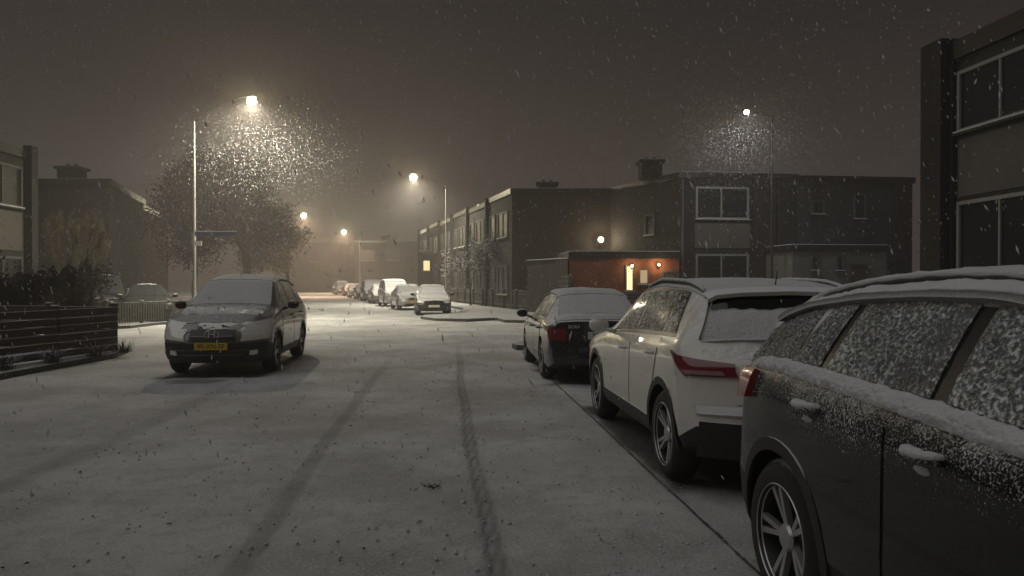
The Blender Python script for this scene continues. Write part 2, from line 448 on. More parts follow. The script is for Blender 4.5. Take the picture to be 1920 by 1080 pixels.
    for end,nm,x0,x1,z0,z1,mt,of in cfg.get('panels',[]):
        m=MB(); patch(m,lambda a,b:S.endp(end,x0+(x1-x0)*a,z0+(z1-z0)*b),14,4,of,-.01)
        m.obj(nm,M[mt],car,smooth=True,angle=50)
    for end,z,zb_ in [(e,z,h) for e,z,h in cfg.get('plates',[])]:
        pt=plate if plate else (M['yplate'],None)
        y=S.endp(end,0,z).y; sg=-1 if end=='f' else 1
        pl=MB(); pl.box(-.26,.26,y+sg*.008,y+sg*.03,z-.056,z+.056)
        o=pl.obj('license_plate',pt[0],car,bevel=.004)
        if pt[1]: textobj('plate_text',pt[1],.105,M['ink'],o,(0,y+sg*.032,z),(math.pi/2,0,0 if end=='f' else math.pi))
    if cfg.get('rails'):
        a0,a1=cfg['rails']
        for sd in(-1,1):
            m=MB(); K=40; pts=[]
            for k in range(K+1):
                t=k/K; p=S.P(a0+(a1-a0)*t,10.6,sd); pts.append(p+Vector((0,0,.04*math.sin(math.pi*t)**.35)))
            m.tube(pts,.015,8); m.tube([p+Vector((0,0,.016)) for p in pts],lambda t:.017+.002*math.sin(t*60),8,1,.8)
            m.obj('roof_rail',[M['poledark'],M['carsnow']],car,smooth=True)
    m=MB()
    for s0,s1,th,k in cfg.get('snow',[]):
        def off(a,b,p):
            e=min(1,min(a,1-a)*9)*min(1,min(b,1-b)*9)
            q=noise.noise(p*3.1+Vector(loc)); q2=noise.noise(p*13+Vector(loc)); q3=noise.noise(p*40)
            return th*(.25+.75*e)*(1+.4*q+.25*q2+.15*q3)+.004
        na=max(8,int((s1-s0)*(28 if detail>1 else 8)))
        patch(m,lambda a,b:S.topp(s0+(s1-s0)*a,(2*b-1)*.999,k),na,44 if detail>1 else 14,off,-.01)
    if m.v: m.obj('snow_cover',M['carsnow'],car,smooth=True)
    return car,S

CRV=dict(L=4.50,W=1.77,wr=.335,axles=(.93,3.53),clad=4,archtrim=True,plan=(.38,.18),
 zb=[(0,.26),(.5,.22),(4,.22),(4.50,.34)],
 zs=[(0,.72),(.12,.83),(.5,.95),(1.0,1.03),(1.4,1.06),(3.9,1.09),(4.3,1.06),(4.50,.98)],
 zt=[(0,.79),(.10,.90),(.4,1.02),(.8,1.11),(1.1,1.16),(1.95,1.61),(2.5,1.68),(3.4,1.66),(4.0,1.57),(4.38,1.12),(4.50,1.0)],
 w=[(0,.82),(.3,.87),(.8,.885),(3.8,.885),(4.3,.86),(4.50,.81)],
 wt=[(0,.60),(.4,.68),(1.0,.73),(1.2,.73),(1.95,.60),(2.6,.58),(3.9,.56),(4.4,.72),(4.50,.72)],
 fprof=[(.2,.10),(.35,.02),(.55,0),(.66,.03),(.95,.28)],rprof=[(.2,.1),(.5,0),(.9,.06)],
 glass=(1.16,1.93,4.03,4.33),
 wins=[(1.62,2.45,2.42,2.12),(2.52,3.3,3.25,2.49),(3.37,4.0,3.82,3.32)],
 doors=[(1.35,2.45,2.47,1.38),(2.48,3.2,3.5,2.5)],mirror=1.72,
 heads=[([(-.38,.585),(.16,.62),(.70,.98),(-.28,.82)],'head',.014),([(-.24,.36),(-.13,.37),(-.13,.44),(-.24,.43)],'head',.03)],
 tails=[([(-.12,.75),(.15,.75),(.1,1.2),(-.02,1.2)],'tail',.01)],
 panels=[('f','upper_grille',-.36,.36,.60,.775,'plastclean',.008),('f','grille_bar',-.33,.33,.665,.671,'darkchrome',.014),
  ('f','grille_bar',-.38,.38,.596,.604,'darkchrome',.014),('f','lower_intake',-.50,.50,.29,.42,'plastclean',.02),('f','bumper_bar',-.48,.48,.355,.37,'plast',.028),
  ('f','lower_bumper',-.70,.70,.24,.44,'plast',.008)],
 plates=[('f',.51,0)],rails=None,snow=[(1.14,1.97,.014,.96),(1.99,4.0,.035,1.05)])
BORA=dict(L=4.38,W=1.735,wr=.315,axles=(.87,3.38),clad=2,cladmat=True,
 zb=[(0,.24),(.5,.2),(3.9,.2),(4.38,.30)],
 zs=[(0,.62),(.2,.74),(1.1,.88),(1.5,.91),(3.6,.95),(4.2,.93),(4.38,.88)],
 zt=[(0,.68),(.2,.80),(1.1,.94),(1.3,.97),(2.0,1.38),(2.5,1.44),(3.1,1.42),(3.35,1.37),(3.88,1.05),(4.0,1.03),(4.3,1.02),(4.38,.97)],
 w=[(0,.78),(.3,.84),(.9,.867),(3.7,.867),(4.2,.84),(4.38,.80)],
 wt=[(0,.64),(1.1,.72),(1.3,.71),(2.0,.57),(2.6,.55),(3.3,.55),(3.88,.68),(4.38,.70)],
 fprof=[(.2,.08),(.35,0),(.5,0),(.75,.1)],rprof=[(.25,.06),(.4,0),(.56,.0),(.60,.05),(.95,.09)],
 glass=(1.33,1.97,3.36,3.84),
 wins=[(1.62,2.42,2.38,2.08),(2.49,3.15,3.1,2.46),(3.2,3.5,3.28,3.17)],
 doors=[(1.35,2.42,2.44,1.38),(2.45,3.1,3.35,2.47)],mirror=1.7,
 heads=[([(-.28,.56),(.14,.58),(.16,.70),(-.26,.68)],'head',.01)],
 tails=[([(-.22,.67),(.20,.69),(.17,.87),(-.20,.85)],'tail',.012)],
 panels=[('f','grille',-.35,.35,.57,.66,'plastclean',.01),('r','bumper_trim',-.76,.76,.47,.505,'plastclean',.012),('r','boot_seam',-.55,.55,.655,.663,'plastclean',.004)],
 plates=[('r',.75,0)],snow=[(.15,1.25,.015,1.0),(1.35,1.97,.015,.93),(1.98,3.34,.03,1.06),(3.36,3.86,.022,.96),(3.9,4.34,.035,1.05)])
QASH=dict(L=4.38,W=1.806,wr=.35,axles=(.88,3.53),clad=3,archtrim=True,rimr=.25,doorz=.42,plan=(.22,.34),
 zb=[(0,.28),(.5,.24),(3.9,.24),(4.38,.40)],
 zs=[(0,.80),(.15,.86),(1.0,.98),(1.4,1.02),(2.8,1.08),(3.9,1.13),(4.2,1.08),(4.38,.98)],
 zt=[(0,.86),(.12,.93),(.9,1.04),(1.12,1.08),(1.95,1.51),(2.5,1.575),(3.3,1.555),(3.8,1.49),(4.24,1.12),(4.32,1.06),(4.38,1.01)],
 w=[(0,.82),(.3,.88),(.8,.9),(2.9,.890),(3.6,.912),(4.1,.90),(4.38,.83)],
 wt=[(0,.7),(1.0,.76),(1.15,.75),(1.95,.63),(2.6,.61),(3.8,.62),(4.2,.78),(4.38,.76)],
 fprof=[(.2,.10),(.35,.02),(.55,0),(.75,.05),(.95,.16)],rprof=[(.3,.06),(.45,0),(.60,0),(.68,.08),(.85,.07),(.95,.10),(1.1,.20)],
 glass=(1.18,1.93,3.82,4.20),
 wins=[(1.60,2.42,2.38,2.08),(2.48,3.32,3.18,2.45),(3.38,3.72,3.42,3.25)],
 doors=[(1.32,2.42,2.44,1.36),(2.45,3.12,3.42,2.47)],mirror=1.66,
 heads=[([(-.35,.72),(.3,.76),(.35,.88),(-.3,.82)],'head',.01)],
 tails=[([(-.28,.875),(.12,.865),(.56,1.04),(-.24,.965)],'tail',.014),([(-.20,.884),(.10,.876),(.20,.908),(-.18,.912)],'tailw',.022)],
 panels=[('r','lower_bumper',-.80,.80,.30,.56,'plast',.012),('r','plate_recess',-.33,.33,.70,.90,'plastclean',.006),('r','tailgate_seam',-.62,.62,.675,.683,'plastclean',.003),('r','chrome_strip',-.32,.32,.905,.93,'chrome',.014)],
 plates=[('r',.79,0)],rails=(2.1,3.65),snow=[(.12,1.1,.02,1.0),(1.2,1.93,.02,.93),(1.95,3.78,.022,1.0)])
SPORT=dict(L=4.44,W=1.855,wr=.36,axles=(.9,3.54),clad=4,archtrim=True,rimr=.25,doorz=.42,
 zb=[(0,.28),(.5,.24),(3.9,.24),(4.44,.38)],
 zs=[(0,.84),(.15,.90),(1.0,1.03),(1.4,1.07),(2.8,1.13),(3.6,1.16),(4.2,1.13),(4.44,1.05)],
 zt=[(0,.90),(.12,.97),(.9,1.10),(1.12,1.13),(1.95,1.51),(2.4,1.57),(2.8,1.57),(3.2,1.55),(3.6,1.51),(3.9,1.44),(4.15,1.34),(4.34,1.21),(4.40,1.14),(4.44,1.10)],
 w=[(0,.84),(.3,.90),(.8,.925),(3.7,.93),(4.15,.91),(4.44,.83)],
 wt=[(0,.72),(1.0,.78),(1.12,.77),(1.95,.69),(2.6,.67),(3.6,.67),(4.28,.72),(4.44,.72)],
 fprof=[(.2,.10),(.35,.02),(.55,0),(.75,.05),(.95,.16)],rprof=[(.3,.06),(.5,0),(.7,.02),(1.0,.12)],
 glass=(1.18,1.93,3.9,4.22),plan=(.22,.32),
 wins=[(1.60,2.45,2.42,2.08),(2.53,3.2,3.16,2.50),(3.26,3.50,3.40,3.22)],
 doors=[(1.32,2.68,2.68,1.36),(2.70,3.12,3.44,2.70)],mirror=1.66,
 heads=[([(-.35,.75),(.3,.8),(.35,.92),(-.3,.86)],'head',.01)],
 tails=[([(-.36,.91),(.54,.97),(.66,1.11),(-.34,1.08)],'tailred',.035)],
 panels=[('f','grille',-.4,.4,.6,.8,'plastclean',.01),('r','lower_bumper',-.7,.7,.3,.55,'plast',.01)],
 plates=[('r',.80,0)],rails=(2.0,3.7),snow=[(.12,1.1,.03,1.0),(1.2,1.93,.03,.93),(1.95,3.95,.045,1.08),(3.97,4.26,.03,1.0)])
HATCH=dict(L=3.95,W=1.68,wr=.30,axles=(.78,3.25),clad=2,cladmat=True,
 zb=[(0,.24),(.5,.2),(3.5,.2),(3.95,.30)],
 zs=[(0,.66),(.2,.76),(.9,.88),(1.3,.91),(3.3,.95),(3.95,.9)],
 zt=[(0,.72),(.2,.82),(.9,.95),(1.05,.98),(1.75,1.38),(2.2,1.45),(3.0,1.43),(3.45,1.34),(3.8,1.0),(3.95,.95)],
 w=[(0,.76),(.3,.82),(.8,.84),(3.3,.84),(3.95,.76)],
 wt=[(0,.64),(.9,.72),(1.05,.71),(1.75,.58),(2.4,.56),(3.4,.54),(3.8,.66),(3.95,.66)],
 fprof=[(.2,.08),(.35,0),(.5,0),(.75,.1)],rprof=[(.2,.06),(.5,0),(.9,.06)],
 glass=(1.1,1.72,3.47,3.76),wins=[(1.45,2.2,2.15,1.88),(2.28,3.1,2.95,2.25)],doors=[(1.2,2.22,2.24,1.22)],mirror=1.5,
 heads=[([(-.26,.58),(.16,.62),(.2,.74),(-.24,.70)],'head',.012)],
 tails=[([(-.2,.66),(.15,.68),(.12,.88),(-.18,.86)],'tail',.012)],
 panels=[('f','grille',-.3,.3,.59,.68,'plastclean',.01),('f','lower_intake',-.5,.5,.28,.38,'plastclean',.01)],
 plates=[('f',.45,0)],snow=[(.15,1.02,.03,1.0),(1.1,1.72,.02,.93),(1.74,3.45,.03,1.0)])
VAN=dict(HATCH); VAN.update(L=4.3,W=1.76,axles=(.85,3.5),wr=.31,
 zs=[(0,.78),(.2,.88),(.8,1.0),(1.2,1.05),(4.1,1.08),(4.3,1.0)],
 zt=[(0,.84),(.2,.95),(.7,1.1),(.85,1.14),(1.55,1.68),(2.0,1.78),(3.6,1.77),(4.0,1.7),(4.22,1.2),(4.3,1.08)],
 w=[(0,.8),(.3,.86),(.8,.88),(3.8,.88),(4.3,.82)],wt=[(0,.68),(.9,.75),(1.55,.68),(2.2,.67),(4.0,.66),(4.22,.72),(4.3,.72)],
 zb=[(0,.24),(.5,.2),(3.8,.2),(4.3,.30)],glass=(.9,1.52,4.02,4.18),wins=[(1.35,2.2,2.15,1.72),(2.28,3.9,3.85,2.25)],doors=[(1.1,2.22,2.24,1.12)],mirror=1.45,
 heads=[([(-.26,.66),(.16,.70),(.2,.86),(-.24,.82)],'head',.012)],snow=[(.15,.82,.03,1.0),(.92,1.52,.02,.93),(1.56,3.98,.03,1.0)])

crv,S1=make_car(CRV,'parked_car','silver grey SUV with snow-covered windshield and yellow plate','car',(-5.15,14.25,0),.115,M['silver'],plate=(M['yplate'],'90-XN-SF'),
   front=M['glassfrost'],sideglass=M['glass'],mirrormat=M['plastclean'],rim=M['alloy'])
ez=.70; p=S1.endp('f',0,ez)
e=textobj('grille_emblem','H',.19,M['chrome'],crv,(0,p.y-.035,ez),(math.pi/2,0,0),.010)
m=MB()
pts=[Vector((.11*math.cos(2*math.pi*k/24),p.y-.035,ez+.085*math.sin(2*math.pi*k/24))) for k in range(25)]
m.tube(pts,.010,6,up=Vector((0,1,0))); m.obj('emblem_ring',M['chrome'],crv,smooth=True)
m=MB()
for u0,u1 in((-.93,-.60),(-.56,.56),(.60,.93)):
    patch(m,lambda a,b:S1.topp(.42+.62*a,u0+(u1-u0)*b,1.0),40,36,lambda a,b,p:max(-.004,.006*(min(1,4*min(a,1-a)))*min(1,7*min(b,1-b)+.1)*(.5+1.6*noise.noise(p*4)+1.1*noise.noise(p*15)+.8*noise.noise(p*35)+.8*(a-.3))-.001),-.008)
m.obj('bonnet_snow',M['carsnow'],crv,smooth=True)
m=MB(); patch(m,lambda a,b:S1.topp(.10+.012*b,(2*a-1)*.95,1.0),30,1,.003,-.004); m.obj('bonnet_seam',M['plastclean'],crv)
bora,S2=make_car(BORA,'parked_car','dark blue saloon with snow on its roof and boot','car',(1.22,13.3,0),math.pi+.0865,M['darkblue'],plate=(M['wplate'],'36-LB-SD'),
   front=M['glassfrost'],rear=M['glassfrost'],sideglass=M['glasshalf'],mirrormat=M['darkblue'])
textobj('boot_lettering','BORA',.07,M['chrome'],bora,(.46,S2.endp('r',.46,.88).y+.012,.88),(math.pi/2,0,math.pi))
textobj('boot_emblem','VW',.08,M['chrome'],bora,(0,S2.endp('r',0,.88).y+.012,.88),(math.pi/2,0,math.pi))
qa,S3=make_car(QASH,'parked_car','pearl white crossover with wet tyres and snow-dusted roof','car',(1.97,7.29,0),math.pi+.0865,M['white'],plate=(M['yplate'],'4-TBS-61'),
   front=M['glassfrost'],rear=M['glassclean'],sideglass=M['glasshalf'],mirrormat=M['white'],rk=.97)
m=MB()
def offq(a,b,p): return .014*min(1,min(b,1-b)*8)*(1+.4*noise.noise(p*6)+.3*noise.noise(p*25))*min(1,(a)*3+.1)+.008
def lowglass(a,b):
    t=(2*b-1); st=3.955+.012*math.sin(t*5)+.02*noise.noise(Vector((t*9,3,1)))
    return S3.topp(st+(4.23-st)*a,t*.999,.95)
patch(m,lowglass,14,60,offq,-.01); m.obj('rear_window_snow',M['carsnow'],qa,smooth=True)
m=MB()
patch(m,lambda a,b:S3.endp('r',-.82+1.64*b,.61+.06*a),5,60,lambda a,b,p:.016*math.sin(math.pi*(.2+.8*a))*min(1,min(b,1-b)*10)*(1+.5*noise.noise(p*9)+.2*noise.noise(p*30)),-.01)
m.obj('bumper_snow',M['carsnow'],qa,smooth=True)
m=MB(); patch(m,lambda a,b:S3.topp(3.72+.10*a,(2*b-1)*.999,1.0)+Vector((0,.06*a,.010)),4,20,.012,-.02); m.obj('roof_spoiler',M['white'],qa,smooth=True,angle=50)
m=MB(); p=S3.topp(3.6,0); m.cyl(p,p+Vector((0,.05,.13)),.006,.003,6); m.obj('antenna',M['plastclean'],qa)
for sd in(-1,1):
    m=MB(); patch(m,lambda a,b:S3.side(1.35+1.72*a,.30+.12*b,sd),20,3,.012); m.obj('sill_trim',M['plast'],qa,smooth=True,angle=50)
sp,S4=make_car(SPORT,'parked_car','black SUV with doors and windows crusted in snow','car',(2.27,2.21,0),.0865,M['black'],plate=(M['yplate'],'7-XKB-42'),
   front=M['glassfrost'],rear=M['glassfrost'],sideglass=M['glasscrust'],mirrormat=M['black'],handlesnow=True,crust=True)
crust=surf('pillar_crust',(.05,.052,.052),.5,0,snow=0,speck=.80,lo=.9,hi=1.2,speck_scale=85,soft=.24,bd=.03,snowcol=(.68,.69,.69))
for sd in(-1,1):
    def offb(a,b,p):
        e=math.sin(math.pi*b)**.6
        return (.021*e)*(1+.5*noise.noise(p*11)+.45*noise.noise(p*34)+.45*noise.noise(p*85))+.003
    m=MB()
    patch(m,lambda a,b:S4.P(1.5+2.35*a,6.5+.85*b+.07*noise.noise(Vector((a*30,b,5)))+.06*noise.noise(Vector((a*90,b*3,5))),sd),300,14,offb,-.012)
    m.obj('belt_snow',M['carsnow'],sp,smooth=True)
    m=MB(); patch(m,lambda a,b:S4.P(2.0+2.1*a,9.7+1.3*b,sd),150,8,offb,-.01); m.obj('roof_edge_snow',M['carsnow'],sp,smooth=True)
    m=MB(); patch(m,lambda a,b:S4.P(3.50+.74*a,7.15+2.75*b,sd),60,50,lambda a,b,p:.004+.010*min(1,6*min(a,1-a,b,1-b))*max(0,.6+.9*noise.noise(p*18)+.8*noise.noise(p*50)),-.01)
    m.obj('pillar_snow_crust',crust,sp,smooth=True)

grp='cars parked along the far kerb'
FD=.30
paints=[surf('dark_green_paint',(.02,.025,.025),.3,.3,snow=1,coat=.5),surf('light_grey_paint',(.4,.4,.4),.3,.3,snow=1,coat=.5),
 surf('mid_grey_paint',(.15,.15,.15),.3,.3,snow=1,coat=.5),surf('dull_red_paint',(.12,.02,.02),.3,.3,snow=1,coat=.5),surf('dim_paint',(.02,.022,.022),.5,.1)]
NP=(M['plast'],None)
rows=[(HATCH,-3.95,36.5,0,'small dark hatchback with snow-covered bonnet and windshield'),
 (HATCH,-6.1,43.5,1,'pale hatchback under a blanket of snow'),
 (VAN,-7.9,49.5,1,'light tall people carrier dusted with snow'),
 (HATCH,-9.9,56,2,'grey hatchback with snowy roof'),(VAN,-11.8,62.5,2,'grey people carrier with snowy roof'),
 (HATCH,-13.9,69.5,0,'dark hatchback with snowy roof'),(HATCH,-16.2,77,1,'pale hatchback with snowy roof'),
 (HATCH,-19.0,87,3,'dull red hatchback with snowy roof'),(VAN,-22.3,97,1,'pale van with snowy roof'),(HATCH,-24.8,106,2,'grey hatchback with snowy roof')]
for i,(cf,x,y,pc,lb) in enumerate(rows):
    make_car(cf,'parked_car',lb,'car',(x,y,0),FD if i else .16,paints[pc],grp,detail=1,front=M['glassfrost'],glass=M['glass'],plate=(M['wplate'],None) if i==0 else None)
HD=dict(HATCH);HD['snow']=[(2.1,3.1,.010,.6)];HD['heads']=[(q,'plast',o) for q,_,o in HATCH['heads']]; VD=dict(VAN);VD['snow']=[(1.9,3.8,.010,.6)];VD['heads']=[(q,'plast',o) for q,_,o in VAN['heads']]
make_car(HD,'parked_car','dim grey hatchback lightly snowed beside a picket fence','car',(-14.3,29.0,.05),.5,paints[4],'cars parked by the side street',detail=1,front=M['wind'],glass=M['wind'],plate=NP)
make_car(VD,'parked_car','dark people carrier lightly snowed behind the hedge','car',(-17.2,31.0,.1),.5,paints[4],'cars parked by the side street',detail=1,front=M['wind'],glass=M['wind'],plate=NP)

# ------------------------------------------------------------ ground, road, pavements
g=MB(); g.box(-350,350,-60,400,-.3,-.02); o=g.obj('ground',M['field']); o['kind']='structure'
xs=np.unique(np.concatenate([np.arange(-40,-8,.5),np.arange(-8,-4,.10),np.arange(-4,3.6,.035),np.arange(3.6,8,.2),np.arange(8,40,1.)]))
ys=[-6.,-3,-1,0,1.,1.6]; 
while ys[-1]<150: ys.append(ys[-1]+max(.05,min(3,.016*ys[-1])))
ys=np.array(ys)
X,Y=np.meshgrid(xs,ys); U=X+RD*Y
def sstep(x,a,b): t=np.clip((x-a)/(b-a),0,1); return t*t*(3-2*t)
def wob(Y,k): return .03*np.sin(Y*.35+k)+.012*np.sin(Y*1.3+2*k)
B=np.zeros_like(X)
def track(u0,w,s,y0,y1,k=0,fade=6,pw=4):
    global B
    t=np.exp(-np.abs((U-u0-wob(Y,k))/w)**pw)*s*sstep(Y,y0-2,y0)*(1-sstep(Y,y1-fade,y1)); B=np.maximum(B,t)
track(-1.17,.085,.38,-5,22,1,12,8); track(.20,.028,.58,-5,24,1,12,4); track(.27,.028,.50,-5,24,1,12,4); track(.235,.08,.28,-5,24,1,12,8)
track(-2.0,.2,.10,-5,20,3); track(-4.7,.1,.15,-5,9,3)
# track sweeping in from the lower left
uc=-3.28-.9*np.exp(-((Y-3.0)/2.6)**2)*0+(-.012)*np.clip(9-Y,0,9)**2
B=np.maximum(B,np.exp(-np.abs((U-uc)/.17)**4)*.34*(1-sstep(Y,9,13)))
def car_bare_shade(cx,cy,rot,hw,hl,s,cut=False):  # bare paving below a parked car, with its shade painted into the patch
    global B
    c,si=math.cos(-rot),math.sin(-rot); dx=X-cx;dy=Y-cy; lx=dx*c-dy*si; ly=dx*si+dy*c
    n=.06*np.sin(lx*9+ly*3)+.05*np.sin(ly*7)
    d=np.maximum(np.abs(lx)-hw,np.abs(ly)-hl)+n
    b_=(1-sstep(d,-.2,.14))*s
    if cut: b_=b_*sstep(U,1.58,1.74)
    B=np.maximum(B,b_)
car_bare_shade(-5.15,14.2,.115,.85,2.2,.95); car_bare_shade(1.22,13.3,.0865,.78,2.0,.95); car_bare_shade(1.90,7.45,.0865,.96,1.9,.92,True); car_bare_shade(2.27,2.0,.0865,.80,1.9,.95,True)
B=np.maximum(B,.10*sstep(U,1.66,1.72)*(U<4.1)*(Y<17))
for _,x,y,pc,lb in rows[:4]: car_bare_shade(x,y,.3,.75,1.9,.9)
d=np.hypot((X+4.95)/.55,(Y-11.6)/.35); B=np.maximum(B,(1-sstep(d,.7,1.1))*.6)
Z=-.010*B+.006*np.sin(X*2.1+Y*.7)*np.sin(Y*.9)
nx=len(xs);ny=len(ys)
V=np.stack([X,Y,Z],-1).reshape(-1,3)
idx=np.arange(nx*ny).reshape(ny,nx)
F=np.stack([idx[:-1,:-1],idx[:-1,1:],idx[1:,1:],idx[1:,:-1]],-1).reshape(-1,4)
me=bpy.data.meshes.new('road'); me.from_pydata(V.tolist(),[],F.tolist())
at=me.attributes.new('bare','FLOAT','POINT'); at.data.foreach_set('value',B.reshape(-1).astype(np.float32))  # holds tyre tracks, bare paving and the shade painted under cars
me.polygons.foreach_set('use_smooth',[True]*len(me.polygons))
m,nt,b,out=newmat('snowy_road')
geo=nd(nt,'ShaderNodeNewGeometry');pos=geo.outputs['Position']
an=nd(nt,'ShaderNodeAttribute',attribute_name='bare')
nA=noisen(nt,pos,.55,5,.65);nB=noisen(nt,pos,6,6,.7);nC=noisen(nt,pos,40,5,.75)
br=nd(nt,'ShaderNodeTexBrick');nt.links.new(pos,br.inputs[0]);br.inputs['Scale'].default_value=1;br.inputs['Brick Width'].default_value=.2;br.inputs['Row Height'].default_value=.1;br.inputs['Mortar Size'].default_value=.008
br.inputs['Color1'].default_value=(.06,.057,.054,1);br.inputs['Color2'].default_value=(.042,.040,.038,1);br.inputs['Mortar'].default_value=(.02,.02,.02,1)
snowc=mixc(nt,rampn(nt,nA,.34,.66),(.40,.39,.38),(.66,.655,.645))
snowc=mixc(nt,mathn(nt,'MULTIPLY',rampn(nt,nB,.46,.72),.5),snowc,(.29,.28,.27))
snowc=mixc(nt,mathn(nt,'MULTIPLY',rampn(nt,nC,.5,.62),.45),snowc,(.80,.80,.80))
snowc=mixc(nt,mathn(nt,'MULTIPLY',rampn(nt,nC,.42,.36),.35),snowc,(.26,.255,.25))
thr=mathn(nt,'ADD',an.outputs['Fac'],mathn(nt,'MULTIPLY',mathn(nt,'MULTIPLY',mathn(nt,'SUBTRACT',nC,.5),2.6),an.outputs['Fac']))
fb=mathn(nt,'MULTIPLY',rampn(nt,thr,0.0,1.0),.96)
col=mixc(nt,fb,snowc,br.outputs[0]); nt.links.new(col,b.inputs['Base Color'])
rr_=mixc(nt,rampn(nt,thr,.85,1.1),C(.85),C(.35)); nt.links.new(rr_,b.inputs['Roughness'])
hh=mathn(nt,'ADD',mathn(nt,'MULTIPLY',nB,.8),mathn(nt,'MULTIPLY',nC,.7)); bumpn(nt,hh,b,.8,.04)
me.materials.append(m); road=bpy.data.objects.new('road',me);COL.objects.link(road);road['kind']='structure'
m=MB(); K=520; vs=[];fs=[]
for k in range(K+1):
    y=-2+18.5*k/K; w_=.008+.008*noise.noise(Vector((y*5,1,1)))+.007*noise.noise(Vector((y*23,1,1))); w_=max(.0015,w_); u=1.645+.006*noise.noise(Vector((y*3,7,1)))
    x=u-RD*y; z=.012+.006*math.sin(x*2.1+y*.7)*math.sin(y*.9)
    vs+=[(x-w_,y,z),(x+w_,y,z)]
fs=[(2*k,2*k+1,2*k+3,2*k+2) for k in range(K)]
m.add(vs,fs); o=m.obj('gutter',M['gutter']); o['kind']='structure'

def pavement(poly,z=.12,name='pavement'):
    m=MB(); m.prism(poly,-.1,z,0); m.m[1]=1
    o=m.obj(name,[M['kerb'],M['pave']],bevel=.015); o['kind']='structure'; return o
def ul(u,y): return (u-RD*y,y)
pavement([ul(4.0,-6),ul(12,-6),ul(26,-6),(24,19.5),(8,19.5),(3.2,19.2),(.9,18.6),(.2,18.1),(0,17.5),(.1,17.0),(1.0,16.7),ul(4.0,16.2)])
pavement([(40,30),(40,60),(-21,118),(-24,118),(-2.75,42),(-2.6,36),(-3.0,34.2),(-3.9,33),(-3.9,31.5),(-3.1,29.8),(-1.8,29.3),(-.9,30.2),(-.6,30.2),(-.3,28.6),(1.2,28.0),(6,28.5)],.12)
pavement([(-40,-6),ul(-7.1,-6),ul(-7.1,12),(-8.15,15.2),(-8.5,16.4),(-9.4,17.0),(-40,17.2)],.11)
pavement([(-40,24),(-13.6,24.2),(-12.9,25),(-12.9,27),(-12.2,30),(-14.0,38),(-35,112),(-60,112),(-60,24)],.11)

m=MB()
for _ in range(210):
    y=random.uniform(2.6,16); u=random.uniform(-4.5,1.8) ; x=u-RD*y; s=random.uniform(.006,.022); a=random.random()*6.28
    c,si=math.cos(a),math.sin(a); z=.012
    pts=[(s,0,.0),(.3*s,.5*s,.012),(-s,.1*s,.004),(-.2*s,-.5*s,.008)]
    m.add([(x+c*p[0]-si*p[1],y+si*p[0]+c*p[1],z+p[2]) for p in pts],[(0,1,2,3)])
for k in range(14):
    x=-.60+random.uniform(-.06,.06);y=5.55+random.uniform(-.04,.04)
    m.cyl((x,y,.01),(x+random.uniform(-.05,.05),y+random.uniform(-.05,.05),.03),.005,.002,5)
o=m.obj('fallen_leaves',M['litter']); o['kind']='stuff';o['label']='dead leaves scattered on the snowy road';o['category']='leaves'
m=MB()
for _ in range(900):
    y=2.6+12*random.random()**1.6; u=random.choice((.235,.235,-1.17,-1.9,.9,-.4,1.3,-3.0))+random.gauss(0,.16); x=u-RD*y; s=random.uniform(.004,.012)
    m.ball((x,y,.008),(s*random.uniform(.8,1.5),s*random.uniform(.8,1.5),s*.8),6,0,.25)
o=m.obj('snow_crumbs',M['carsnow'],smooth=True); o['kind']='stuff';o['label']='small crumbs of snow lying on the road';o['category']='snow'

